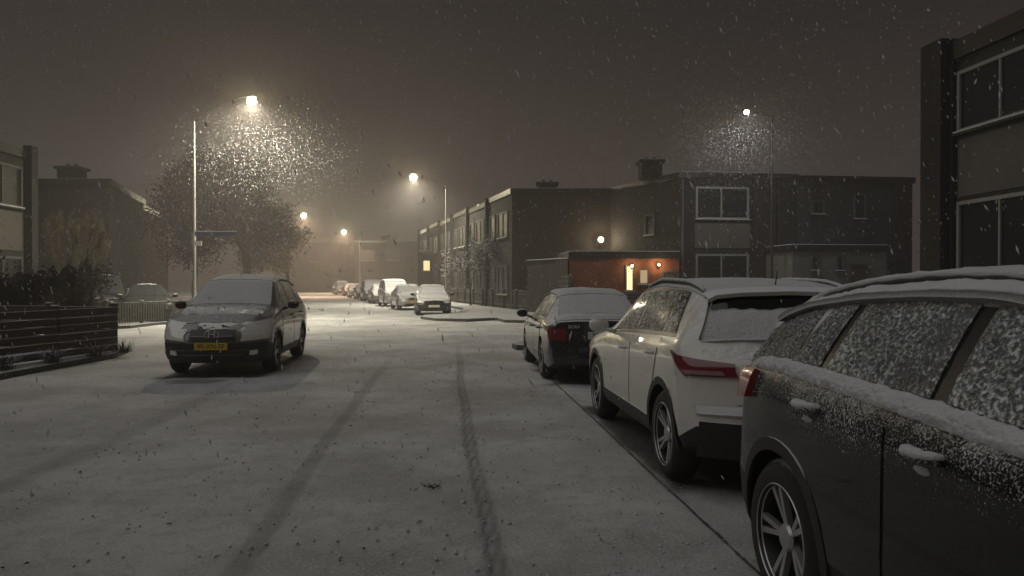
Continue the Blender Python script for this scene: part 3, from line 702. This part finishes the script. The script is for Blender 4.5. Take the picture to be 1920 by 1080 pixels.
# ------------------------------------------------------------ houses
class House:
    def __init__(s,label,foot,h,wall,name='house',cat='house',para=.25,group=None,fm='framed',wm='wind'):
        s.fm=fm;s.wm=wm
        s.o=Vector((sum(p[0] for p in foot)/len(foot),sum(p[1] for p in foot)/len(foot),0)); s.h=h
        s.e=thing(name,label,cat,s.o,0,group); L=[(x-s.o.x,y-s.o.y) for x,y in foot]; s.foot=L
        m=MB(); m.prism(L,-.1,h,0); m.obj('wall',wall,s.e)
        m=MB(); k=[(x*1.012+math.copysign(.06,x),y*1.012+math.copysign(.06,y)) for x,y in L]
        m.prism(k,h-para,h+.04,0); 
        k2=[(x*.97,y*.97) for x,y in k]; m.prism(k2,h+.042,h+.07,1)
        s.roof=m.obj('roof',[M['plastclean'] if para>.1 else wall,M['snow']],s.e)
    def fr(s,A,Bp):
        A=Vector((A[0]-s.o.x,A[1]-s.o.y,0));Bp=Vector((Bp[0]-s.o.x,Bp[1]-s.o.y,0)); d=(Bp-A).normalized(); n=Vector((d.y,-d.x,0))
        mid=(A+Bp)/2
        if n.dot(mid)<0: n=-n
        s.A,s.d,s.n=A,d,n; return s
    def fb(s,m,s0,s1,z0,z1,n0,n1,mi=0):
        P=lambda a,n,z:s.A+s.d*a+s.n*n+Vector((0,0,z))
        vs=[P(s0,n0,z0),P(s1,n0,z0),P(s1,n1,z0),P(s0,n1,z0),P(s0,n0,z1),P(s1,n0,z1),P(s1,n1,z1),P(s0,n1,z1)]
        m.add(vs,[(0,3,2,1),(4,5,6,7),(0,1,5,4),(1,2,6,5),(2,3,7,6),(3,0,4,7)],mi)
    def window(s,s0,s1,z0,z1,mull=(.5,),trans=(),mat=None,fw=.06,proud=.06):
        m=MB(); s.fb(m,s0,s1,z0,z1,-.02,.012); w=m.obj('window',mat or M[s.wm],s.e)
        m=MB(); 
        s.fb(m,s0-.03,s0+fw,z0-.03,z1+.03,-.02,proud); s.fb(m,s1-fw,s1+.03,z0-.03,z1+.03,-.02,proud)
        s.fb(m,s0+fw,s1-fw,z0-.03,z0+fw,-.02,proud-.003); s.fb(m,s0+fw,s1-fw,z1-fw,z1+.03,-.02,proud-.003)
        for q in mull:
            c=s0+(s1-s0)*q; s.fb(m,c-fw*.5,c+fw*.5,z0+fw,z1-fw,-.02,proud-.006)
        for q in trans:
            c=z0+(z1-z0)*q; s.fb(m,s0+fw,s1-fw,c-.03,c+.03,-.02,proud-.009)
        m.obj('frame',M[s.fm],w)
        m=MB(); s.fb(m,s0-.08,s1+.08,z0-.09,z0-.032,-.02,.13,0); s.fb(m,s0-.07,s1+.07,z0-.031,z0-.005,proud+.002,.12,1); m.obj('sill',[M['renderd'],M['snow']],w)
        return w
    def part(s,nm,s0,s1,z0,z1,n0,n1,mat,bevel=0):
        m=MB(); s.fb(m,s0,s1,z0,z1,n0,n1); return m.obj(nm,mat,s.e,bevel=bevel)
    def door(s,s0,s1,z1,mat):
        m=MB(); s.fb(m,s0,s1,.12,z1,-.02,.03); d=m.obj('door',mat,s.e)
        m=MB(); s.fb(m,s0-.08,s0-.005,.1,z1+.08,-.02,.06); s.fb(m,s1+.005,s1+.08,.1,z1+.08,-.02,.06); s.fb(m,s0-.005,s1+.005,z1+.005,z1+.08,-.02,.057); m.obj('frame',M[s.fm],d)
        m=MB(); s.fb(m,s1-.12,s1-.08,1.0,1.2,.03,.07); m.obj('handle',M['darkchrome'],d)
    def chimney(s,x,y,w,z1,mat):
        x-=s.o.x;y-=s.o.y; m=MB(); m.box(x-w/2,x+w/2,y-w/2,y+w/2,s.h,z1); m.box(x-w*.62,x+w*.62,y-w*.62,y+w*.62,z1,z1+.14)
        m.box(x-w*.58,x+w*.58,y-w*.58,y+w*.58,z1+.142,z1+.16,1)
        for k in(-.2,.2): m.cyl((x+k*w,y,z1+.16),(x+k*w,y,z1+.32),.09,.08,10,0)
        m.obj('chimney',[mat,M['snow']],s.roof)
h=House('two-storey grey terraced house with large white-framed windows',[(9.4,15.7),(10.4,4),(18,4.7),(17,16.4)],6.6,M['renderd'],para=.35,fm='frame',wm='win')
h.fr((9.4,15.7),(10.4,4))
for a in(.15,3.6,7.2):
    h.window(a,a+2.45,1.0,3.22,(.48,),(),fw=.045); h.window(a,a+2.45,4.72,5.95,(.48,),(),fw=.045)
    h.part('facade_panel',a-.05,a+2.5,3.35,4.55,-.02,.02,M['panel'])
h.part('brick_pier',-.75,-.08,0,6.75,-.6,.28,M['brick'])
h.part('brick_pier',2.8,3.4,0,6.5,-.02,.12,M['brick']); h.part('drainpipe',-.04,.04,0,6.2,.02,.1,M['poledark'])
h=House('dark brick terraced house with white windows and cream panel',[(7.8,34),(13.3,34.72),(12.3,42.6),(4.5,41.9)],6.6,M['brickg'],fm='frame')
h.fr((7.8,34),(13.3,34.72))
h.window(.68,3.2,4.5,5.95,(.48,),fw=.07); h.window(.68,3.2,.9,2.85,(.48,),fw=.07); h.part('facade_panel',.62,3.28,3.15,4.3,-.02,.03,M['panel'])
h.part('drainpipe',.0,.06,0,6.3,.02,.1,M['framed']); h.part('brick_pier',3.4,4.5,0,6.5,-.02,.14,M['brick']); h.part('drainpipe',4.6,4.7,0,6.3,.02,.1,M['poledark'])
h.chimney(6.75,36.2,1.0,7.35,M['brick'])
h.fm='framed'; h.fr((7.8,34),(4.5,41.9)); h.window(2.2,3.0,3.9,4.9,())
h=House('dark grey terraced house with small upstairs windows',[(13.35,34.72),(19.2,35.5),(18.2,43.4),(12.35,42.6)],6.55,M['renderd'])
h.fr((13.35,34.72),(19.2,35.5)); h.window(.75,1.35,4.8,5.4,()); h.window(2.9,3.45,4.6,5.75,(),()); h.part('drainpipe',4.9,5.0,0,6.3,.02,.1,M['poledark'])
h.part('brick_pier',5.0,5.8,0,6.4,-.02,.14,M['brick'])
h=House('white rendered single-storey extension with front door',[(12.1,31.9),(16.4,32.4),(16.0,35.0),(11.8,34.5)],3.15,M['render'],name='house_extension',cat='extension')
h.fr((12.1,31.9),(16.4,32.4)); h.window(.85,1.15,2.1,2.7,()); h.window(2.0,2.3,2.1,2.7,()); h.door(2.65,3.45,2.3,M['wood'])
h=House('beige garden wall beside the terraced house',[(19.3,34.2),(21.5,34.5),(21.4,35),(19.2,34.8)],4.4,M['panel'],name='garden_wall',cat='wall',para=.05)
dv=(-1.51,5.39)
for i in range(6):
    p=(0+dv[0]*i,40+dv[1]*i); q=(dv[0]*(i+1)*1.0+.01,40+dv[1]*(i+1)-.03)
    w=5.6
    h=House('dark brick flat-roofed terraced house in a row',[p,(p[0]+w,p[1]+.3*(i>0)),(q[0]+w,q[1]+.3*(i>0)),q],6.6-.12*(i%2),M['brick'],group='terraced houses along the far street')
    h.fr(p,q)
    h.window(.8,2.9,4.1,5.5,(.5,)); h.window(3.6,4.8,4.1,5.5,()); h.window(.8,2.9,.9,2.5,(.5,)); h.door(3.7,4.6,2.2,M['wood'])
    h.part('brick_pier',5.2,5.42,0,6.7,-.02,.22,M['brickg'])
    if i==0:
        h.chimney(1.95,41.2,1.0,6.95,M['brick']); h.fr((0,40),(5.6,40)); h.part('drainpipe',5.45,5.53,0,6.3,.02,.1,M['framed'])
h=House('small brick entrance bay with a lit upstairs window',[(-8.15,65.0),(-6.98,65.0),(-7.0,66.6),(-8.15,66.6)],4.3,M['brick'],name='entrance_bay',cat='bay',para=.15)
h.fr((-8.15,65.0),(-6.98,65.0)); h.window(.35,.95,2.6,3.5,(),mat=emis('lit_window',(1,.66,.30),1.6),proud=.04,fw=.03)
h=House('orange brick single-storey annex lit by wall lamps',[(2.6,33.0),(7.5,33.2),(7.3,34.6),(2.3,36.6)],2.9,M['brickr'],name='brick_annex',cat='annex',para=.28)
h.fr((2.6,33.0),(7.5,33.2)); h.window(2.5,2.82,1.2,2.3,(),mat=emis('lit_annex_window',(1,.74,.38),1.7),fw=.03); h.window(3.1,3.5,1.5,2.15,(),mat=emis('dim_annex_window',(1,.72,.4),.5),fw=.04); h.door(4.2,4.8,2.0,M['wood'])
sh=House('dark wooden garden shed with a flat snowy roof',[(.75,36.4),(2.5,33.1),(2.58,36.4),(1.9,38)],2.6,M['wood'],name='garden_shed',cat='shed',para=.15)
h=House('dark terraced house with pale upper panel',[(-17.9,18),(-18.7,28.7),(-27,28.2),(-27,18)],6.6,M['brick'],para=.3)
h.fr((-18.7,28.7),(-17.9,18)); 
for a in(.6,5.2):
    h.window(a,a+2.4,4.4,5.9,(.5,)); h.window(a,a+2.4,.9,2.5,(.5,)); h.part('facade_panel',a-.05,a+2.45,2.75,4.2,-.02,.03,M['paneld'])
h.part('brick_pier',-.02,.4,0,6.8,-.02,.3,M['brick'])
h=House('dark brick house with chimney behind the hedge',[(-28,36.3),(-19.75,36.3),(-22.5,45.2),(-29,45)],6.6,M['brick'],para=.3)
h.chimney(-22.1,37.2,.95,7.2,M['brick']); h.fr((-19.75,36.3),(-28,36.3)); h.window(4.8,6.4,4.2,5.5,(.5,)); h.window(.8,2.4,1,2.5,(.5,))
h=House('dark brick house half hidden by a tree',[(-31,46),(-23.2,46),(-26.5,57),(-33,56)],6.5,M['brick'],para=.3)
h=House('distant flat-roofed house at the end of the street',[(-24.5,115),(-14.2,115),(-14.2,125),(-24.5,125)],8,M['brick'])
h.fr((-24.5,115),(-14.2,115)); h.window(1,3,5,6.6,(.5,)); h.window(5,7,5,6.6,(.5,)); h.window(1,3,1,3,(.5,)); h.chimney(-20,117,1.2,8.9,M['brick'])
h=House('distant pale house at the end of the street',[(-38.5,122),(-28.5,122),(-28.5,130),(-38.5,130)],8.2,M['brickg'])
h.fr((-38.5,122),(-28.5,122)); h.window(1,3,5,6.6,(.5,)); h.window(5,7,5,6.6,(.5,))
h=House('distant low house closing the street',[(-28.4,126),(-24.6,126),(-24.6,132),(-28.4,132)],6.5,M['brick'])

# ------------------------------------------------------------ lights on poles
def addlight(nm,kind,parent,loc,power,col,rad=.12,cone=None,rot=None):
    l=bpy.data.lights.new(nm,kind); l.energy=power;l.color=col;l.shadow_soft_size=rad
    if kind=='SPOT': l.spot_size=math.radians(cone);l.spot_blend=1
    o=bpy.data.objects.new(nm,l);COL.objects.link(o);o.parent=parent;o.location=loc
    if rot:o.rotation_euler=rot
    return o
WARM=(1,.91,.72)
bulb=emis('lamp_glow',(1,.86,.50),30,True); bulbw=emis('lamp_glow_white',(1,.96,.88),30,True)
def street_lamp(base,ztop,lp,power,label,pm,col=WARM,bm=None,lens=.2,halo=260):
    e=thing('street_lamp',label,'street lamp',(base[0],base[1],0),0,'street lamps along the road')
    m=MB(); m.cyl((0,0,0),(0,0,1.1),.085,.085,14); m.cyl((0,0,1.1),(0,0,1.16),.085,.06,14); m.cyl((0,0,1.16),(0,0,ztop*.8),.06,.045,14); m.cyl((0,0,ztop*.8),(0,0,ztop),.038,.03,14)
    m.cyl((0,0,1.14),(0,0,1.17),.09,.09,14); m.obj('pole',pm,e,smooth=True,angle=40)
    L=Vector((lp[0]-base[0],lp[1]-base[1],lp[2])); m=MB(); P0=Vector((0,0,ztop-.05)); K=10; pts=[]
    for k in range(K+1):
        t=k/K; p=P0.lerp(L,t); p.z=P0.z+(L.z+lens*.95-P0.z)*math.sin(t*math.pi/2); pts.append(p)
    m.tube(pts,.009,8,up=Vector((0,1,0)))
    m.obj('arm',M['poledark'],e,smooth=True)
    d=Vector((L.x,L.y,0)).normalized(); m=MB(); m.ball((0,0,0),(.22,.10,.04),16); o=m.obj('lamp_head',M['poledark'],e,smooth=True); o.location=L+Vector((0,0,lens*.95)); o.rotation_euler=(0,0,math.atan2(d.y,d.x))
    m=MB(); m.ball((0,0,0),(lens,lens,lens*.85),18); q=m.obj('lamp_lens',bm or bulb,o,smooth=True); q.location=(0,0,-lens*.95)
    addlight('lamp_light','SPOT',e,L-Vector((0,0,.02)),power,col,.08,174)
    if halo: addlight('halo_light','POINT',e,L,halo,(1,.84,.52),.08)
    return e
street_lamp((-12.7,29.6),8.0,(-10.4,29.6,8.8),5400,'tall grey street lamp with a glowing warm head',M['pole'],lens=.19,halo=600)
street_lamp((-4.56,51),8.0,(-6.8,51,8.8),5200,'grey street lamp lighting the falling snow',M['pole'],lens=.25,halo=650)
street_lamp((-21.8,106),8.0,(-24.1,106,8.8),7000,'distant grey street lamp glowing',M['pole'],(1,.62,.40),lens=.32,halo=2000)
street_lamp((-24.8,80),8.0,(-22.5,80,8.8),6000,'distant street lamp beside the trees',M['pole'],(1,.62,.40),lens=.28,halo=1600)
street_lamp((11.1,31.6),8.7,(9.5,30.0,8.45),420,'dark street lamp with a small white head',M['poledark'],(.95,.97,1),bulbw,lens=.10,halo=60)
def walllamp(loc,power,label,r=.14,col=(1,.8,.5),nm='wall_lamp'):
    e=thing(nm,label,'lamp',loc); m=MB(); m.ball((0,0,0),r,14); m.obj('globe',emis('globe_glow',col,14),e,smooth=True)
    m=MB(); m.cyl((0,0,-r*.8),(0,.1,-r*1.6),.03,.03,8); m.cyl((0,.1,-r*1.6),(0,.42,-r*1.6),.03,.03,8); m.obj('bracket',M['poledark'],e)
    addlight('globe_light','POINT',e,(0,-r-.05,0),power,col,r*.5)
walllamp((4.75,39.55,3.85),130,'white globe lamp on the brick wall',.15,(1,.76,.48))
walllamp((5.35,32.92,2.30),15,'small lit wall lamp on orange brick',.06,(1,.68,.34))
walllamp((6.55,32.97,2.35),24,'small lit wall lamp on orange brick',.06,(1,.68,.34))
for x,y in((-3.45,54),(-2.5,52)):
    e=thing('flood_light','small floodlight on the flat roof','floodlight',(x+.2,y,6.55)); m=MB(); m.cyl((0,0,0),(0,0,.3),.03,.03,8); m.obj('bracket',M['poledark'],e)
    m=MB(); m.box(-.14,.14,-.08,.08,.28,.48); m.obj('lens',emis('flood_glow',(1,.9,.6),3),e,bevel=.02)
e=thing('street_name_sign','dark blue street name boards clamped to a lamp pole','street sign',(-12.7,29.5,0),0)
m=MB(); m.box(.06,1.72,-.03,.0,3.42,3.58); m.box(.06,1.72,-.035,.005,3.58,3.61,1); m.obj('board',[M['signblue'],M['snow']],e)
m=MB(); m.box(.05,.36,-.10,-.07,3.02,3.20); m.obj('small_board',M['signwhite'],e); m=MB(); m.box(-.05,.05,-.07,.0,3.05,3.55); m.obj('clamp',M['pole'],e)

# ------------------------------------------------------------ fences
def fence(label,p0,p1,h,planks,ph,mat,name='fence',posts=4,z0=.1,vert=False,gap=.02):
    d=Vector((p1[0]-p0[0],p1[1]-p0[1],0)); L=d.length; e=thing(name,label,'fence',(p0[0],p0[1],z0),math.atan2(d.y,d.x))
    for k in range(posts):
        x=L*k/(posts-1); m=MB(); m.box(x-.05,x+.05,-.05,.05,-.1,h+.06); m.box(x-.055,x+.055,-.055,.055,h+.06,h+.08,1); m.obj('post',[mat,M['snow']],e,bevel=.008)
    m=MB()
    if vert:
        n=int(L/.14)
        for k in range(n):
            x=L*(k+.5)/n; m.box(x-.045,x+.045,-.078,-.055,.05,h+random.uniform(-.01,.01)); m.box(x-.045,x+.045,-.078,-.055,h+.012,h+.020,1)
        for z in(.2,h-.18): m.box(0,L,-.052,-.02,z-.04,z+.04)
    else:
        for k in range(planks):
            z=.04+k*(h-.02)/planks; hh=(h-.02)/planks-gap
            for s_ in range(posts-1):
                x0=L*s_/(posts-1)+.01;x1=L*(s_+1)/(posts-1)-.01; j=random.uniform(-.02,.02); q=random.uniform(-.012,.012)
                m.box(x0,x1,-.085+j,-.055+j,z+q,z+hh+q); m.box(x0,x1,-.087+j,-.053+j,z+hh+q,z+hh+.006+q,1)
    m.obj('boards',[mat,M['snow']],e)
fence('weathered fence of thick horizontal boards dusted with snow',(-9.3,9.0),(-8.4,15.6),.95,6,.15,M['wood'],posts=5,gap=.035)
fence('weathered fence of thick horizontal boards dusted with snow',(-8.45,15.7),(-14.5,16.6),.95,6,.15,M['wood'],posts=5,gap=.035)
fence('low pale picket fence beside the side street',(-13.4,24.7),(-12.75,29.5),.75,0,.1,M['woodl'],vert=True,posts=4,name='picket_fence')
fence('low pale picket fence beside the side street',(-18.5,24.4),(-13.5,24.6),.8,0,.1,M['woodl'],vert=True,posts=5,name='picket_fence')
fence('long grey slatted fence along the far pavement',(.9,37.0),(-4.6,55),1.0,0,.1,M['woodl'],vert=True,posts=9,z0=.12,name='slatted_fence')
fence('dark board fence around a back garden',(1.0,36.8),(2.6,32.9),1.7,8,.1,M['wood'],posts=4,z0=.12)
fence('dark board fence in front of the extension',(16.6,32.3),(21,33),1.3,7,.1,M['wood'],posts=4,z0=.12)
fence('dark board fence before the brick annex',(2.6,31.2),(11.8,31.4),1.0,6,.1,M['wood'],posts=6,z0=.12)

# ------------------------------------------------------------ trees and plants
def tree(loc,h,r,label,seed,leafmat,levels=5,leaves=9,trunk_r=.2,lsz=.11,name='tree',base=.25,asp=1.0,spread=3):
    rnd=random.Random(seed); e=thing(name,label,'tree',loc); m=MB(); tips=[]
    def br(p,d,l,rad,lev):
        q=p+d*l*.5+Vector((rnd.uniform(-1,1),rnd.uniform(-1,1),0))*l*.06; t=p+d*l
        n=7 if lev>levels-2 else 4
        m.cyl(p,q,rad,rad*.82,n,caps=False); m.cyl(q,t,rad*.82,rad*.62,n,caps=False)
        if lev<=2: tips.append((q,d,l))
        if lev==0: tips.append((t,d,l)); return
        for k in range(3):
            a=Vector((rnd.gauss(0,1),rnd.gauss(0,1),rnd.gauss(.25,.6))); nd_=(d*1.0+a*.62).normalized()
            nd_.x*=asp; nd_.normalize()
            br(t if k else q.lerp(t,.7),nd_,l*rnd.uniform(.62,.82),rad*.55,lev-1)
    br(Vector((0,0,0)),Vector((0,0,1)),h*base,trunk_r,levels)
    zm=max(t[0].z for t in tips); rm=max(math.hypot(t[0].x,t[0].y) for t in tips)
    kz=h/zm;kr=r/rm
    m.v=[(x*kr if z>h*base*.8 else x,y*kr if z>h*base*.8 else y,z*kz) for x,y,z in m.v]
    m.obj('trunk',M['bark'],e,smooth=True)
    c=MB()
    for t,d,l in tips:
        t=Vector((t.x*kr,t.y*kr,t.z*kz)); dens=noise.noise(t*.6+Vector((seed,0,0)))
        for k in range(max(1,int(leaves*(1+1.4*dens)))):
            p=t+Vector((rnd.gauss(0,1),rnd.gauss(0,1),rnd.gauss(0,1)))*lsz*spread
            a=Vector((rnd.gauss(0,1),rnd.gauss(0,1),rnd.gauss(0,1))).normalized();b2=a.orthogonal().normalized();s_=lsz*rnd.uniform(.5,1.3)
            c.add([p-a*s_,p+b2*s_*.4,p+a*s_,p-b2*s_*.4],[(0,1,2,3)])
    c.obj('crown',leafmat,e)
tree((-15.0,42,0),8.4,4.8,'large dark twiggy tree with withered leaves by the road',3,M['leaf'],6,42,.26,.09,spread=5)
tree((-18.8,44,0),7.4,3.6,'dark twiggy tree beside brick houses',4,M['leaf'],5,60,.2,.11,spread=5)
tree((-18.2,60,0),7.5,3.4,'street tree with yellow leaves under a lamp',5,M['leafy'],5,11,.2,.15)
tree((-.9,43.5,.1),4.3,1.3,'small bare front-garden tree dusted with snow',6,M['leafs'],5,4,.07,.07,base=.3)
tree((-2.6,46.5,.1),4.0,1.3,'small bare front-garden tree dusted with snow',8,M['leafs'],5,4,.07,.07,base=.3)
tree((-4.6,56.5,.1),4.0,1.4,'small bare front-garden tree dusted with snow',9,M['leafs'],4,7,.07,.1,base=.3)
tree((-16.5,23.0,.1),2.6,1.8,'dense dark garden bush dusted with snow',10,M['leaf'],5,10,.06,.08,name='bush',base=.15)
tree((-13.2,18.6,.1),1.5,1.0,'dense dark garden bush beside the board fence',11,M['leaf'],5,8,.05,.06,name='bush',base=.12)
tree((-11.6,18.4,.1),1.7,.8,'dark garden bush beside the board fence',12,M['leaf'],5,8,.05,.05,name='bush',base=.15)
tree((-14.2,24.0,.1),1.9,1.3,'low dark garden hedge bush near the picket fence',14,M['leaf'],5,9,.05,.07,name='bush',base=.12)
tree((22.5,37,0),5.5,2.4,'dark garden tree beside the grey house',13,M['leaf'],5,6,.1,.1)
def grass(loc,label,n,h,spread,mat,plume=False,nm='ornamental_grass',w=.012):
    e=thing(nm,label,'plant',loc); m=MB(); pl=MB()
    for _ in range(n):
        a=random.random()*6.28; r0=random.random()*spread*.35; ln=h*random.uniform(.5,1.05)*(.66 if plume else 1); le=random.uniform(.05,.45)*spread
        p=Vector((math.cos(a)*r0,math.sin(a)*r0,0)); dirv=Vector((math.cos(a),math.sin(a),0)); sd=Vector((-dirv.y,dirv.x,0)); K=5; pr=None
        for k in range(K+1):
            t=k/K; q=p+dirv*le*t*t*1.6+Vector((0,0,ln*(t-.18*t*t*t))); ww=w*(1-t*.8)
            if pr: m.add([pr[0]-sd*pr[1],pr[0]+sd*pr[1],q+sd*ww,q-sd*ww],[(0,1,2,3)])
            pr=(q,ww)
        if plume and random.random()<.07:
            tip=p+dirv*le*1.0+Vector((0,0,h*random.uniform(.72,1.05)))
            m.cyl(p+Vector((0,0,h*.3)),tip,.006,.004,4)
            lean=dirv*random.uniform(.05,.25)
            for _k in range(190):
                z=random.random(); o=Vector((random.gauss(0,1),random.gauss(0,1),0))*.045*math.sin(math.pi*min(1,z*.85+.12)); b0=tip+Vector((0,0,-.2+z*.72))+lean*z+o*.4
                pl.add([b0,b0+o+Vector((0,0,.10)),b0+o*.9+Vector((.024,.016,.12))],[(0,1,2)])
    m.obj('leaves',mat,e); 
    if pl.v: pl.obj('plumes',M['plume'],e)
grass((-10.0,16.95,.1),'tall pampas grass with feathery plumes behind the fence',620,2.5,1.0,M['pampas'],True,'pampas_grass')
for x,y in((-8.75,12.2),(-8.6,13.3),(-8.5,14.5),(-8.45,15.4),(-8.9,11.2)):
    grass((x+.33,y,.1),'withered low grass tuft at the foot of the fence',90,.36,.6,M['wood'],nm='grass_tuft',w=.008)

# ------------------------------------------------------------ falling snow
m=MB()
def flake(p,s,e=1):
    d=Vector((random.gauss(.3,.25),random.gauss(0,.3),-1)).normalized(); a=d.orthogonal().normalized(); b=d.cross(a); l=s*random.uniform(1.5,3.0)*e
    m.add([p+d*l,p-d*l,p+a*s,p-a*s,p+b*s,p-b*s],[(0,2,4),(0,4,3),(0,3,5),(0,5,2),(1,4,2),(1,3,4),(1,5,3),(1,2,5)])
for _ in range(30000):
    y=random.uniform(3.5,62); x=random.uniform(-24,20)*(y/62*.8+.25); z=random.uniform(.2,14)*(min(1,y/25+.25))
    s_=random.uniform(.003,.0075)
    if (abs(x+10.4)<1.2 and abs(y-29.6)<1.2 and abs(z-8.8)<1.2): continue
    flake(Vector((x,y,z)),s_,1.7)
for cx,cy,cz,n,sg,lx in((-9.5,29.6,6.9,3600,1.7,-10.4),(8.9,29.9,7.6,6000,1.35,9.5),(-6.8,51,7.5,1200,1.6,-6.8)):
    for _ in range(n):
        p=Vector((cx+random.gauss(0,sg),cy+random.gauss(0,1.5),cz+random.gauss(0,1.0)))
        r_=(p-Vector((lx,cy,8.7))).length
        if p.z<9.3 and r_>.9: flake(p,random.uniform(.003,.0055)*min(1.4,.5+r_*.3),2.2)
sm,nt,b,out=newmat('falling_flake'); b.inputs['Base Color'].default_value=(.75,.75,.75,1); b.inputs['Roughness'].default_value=.9
o=m.obj('falling_snow',sm); o['kind']='stuff'; o['label']='snowflakes falling through the night air'; o['category']='snow'

m=MB(); m.box(-140,140,-25,200,-.2,32); mm=bpy.data.materials.new('snow_mist'); mm.use_nodes=True; nt=mm.node_tree; nt.nodes.clear()
out=nd(nt,'ShaderNodeOutputMaterial'); vs=nd(nt,'ShaderNodeVolumeScatter'); vs.inputs['Density'].default_value=.0050; vs.inputs['Anisotropy'].default_value=.3
vs.inputs['Color'].default_value=(1,.93,.89,1); nt.links.new(vs.outputs[0],out.inputs['Volume'])
o=m.obj('snow_mist',mm); o['kind']='stuff'; o['label']='thin haze of fine snow in the air'; o['category']='mist'

# ------------------------------------------------------------ world + soft sky light
w=bpy.data.worlds.new('World'); scene.world=w; w.use_nodes=True; nt=w.node_tree
bg=nt.nodes['Background']; tc=nd(nt,'ShaderNodeTexCoord'); sep=nd(nt,'ShaderNodeSeparateXYZ'); nt.links.new(tc.outputs['Generated'],sep.inputs[0])
r=rampn(nt,sep.outputs[2],-.04,.36); nn=noisen(nt,tc.outputs['Generated'],1.5,3,.5)
c=mixc(nt,r,(.080,.048,.036),(.0088,.0070,.0068)); c=mixc(nt,mathn(nt,'MULTIPLY',nn,.2),c,(.012,.011,.0115))
nt.links.new(c,bg.inputs[0]); bg.inputs[1].default_value=1.0
s=bpy.data.lights.new('sun','SUN'); s.energy=.60; s.angle=math.radians(75); s.color=(1,.985,.965)
so=bpy.data.objects.new('sun',s); COL.objects.link(so); so.rotation_mode='QUATERNION'; so.rotation_quaternion=Vector((.45,.16,-.9)).to_track_quat('-Z','Y')

cam=bpy.data.cameras.new('camera'); cam.lens=26; cam.sensor_width=36; cam.clip_end=1000; cam.clip_start=.05
co=bpy.data.objects.new('camera',cam); COL.objects.link(co); co.location=(0,0,1.55); co.rotation_euler=(math.radians(90-.413),0,0); scene.camera=co
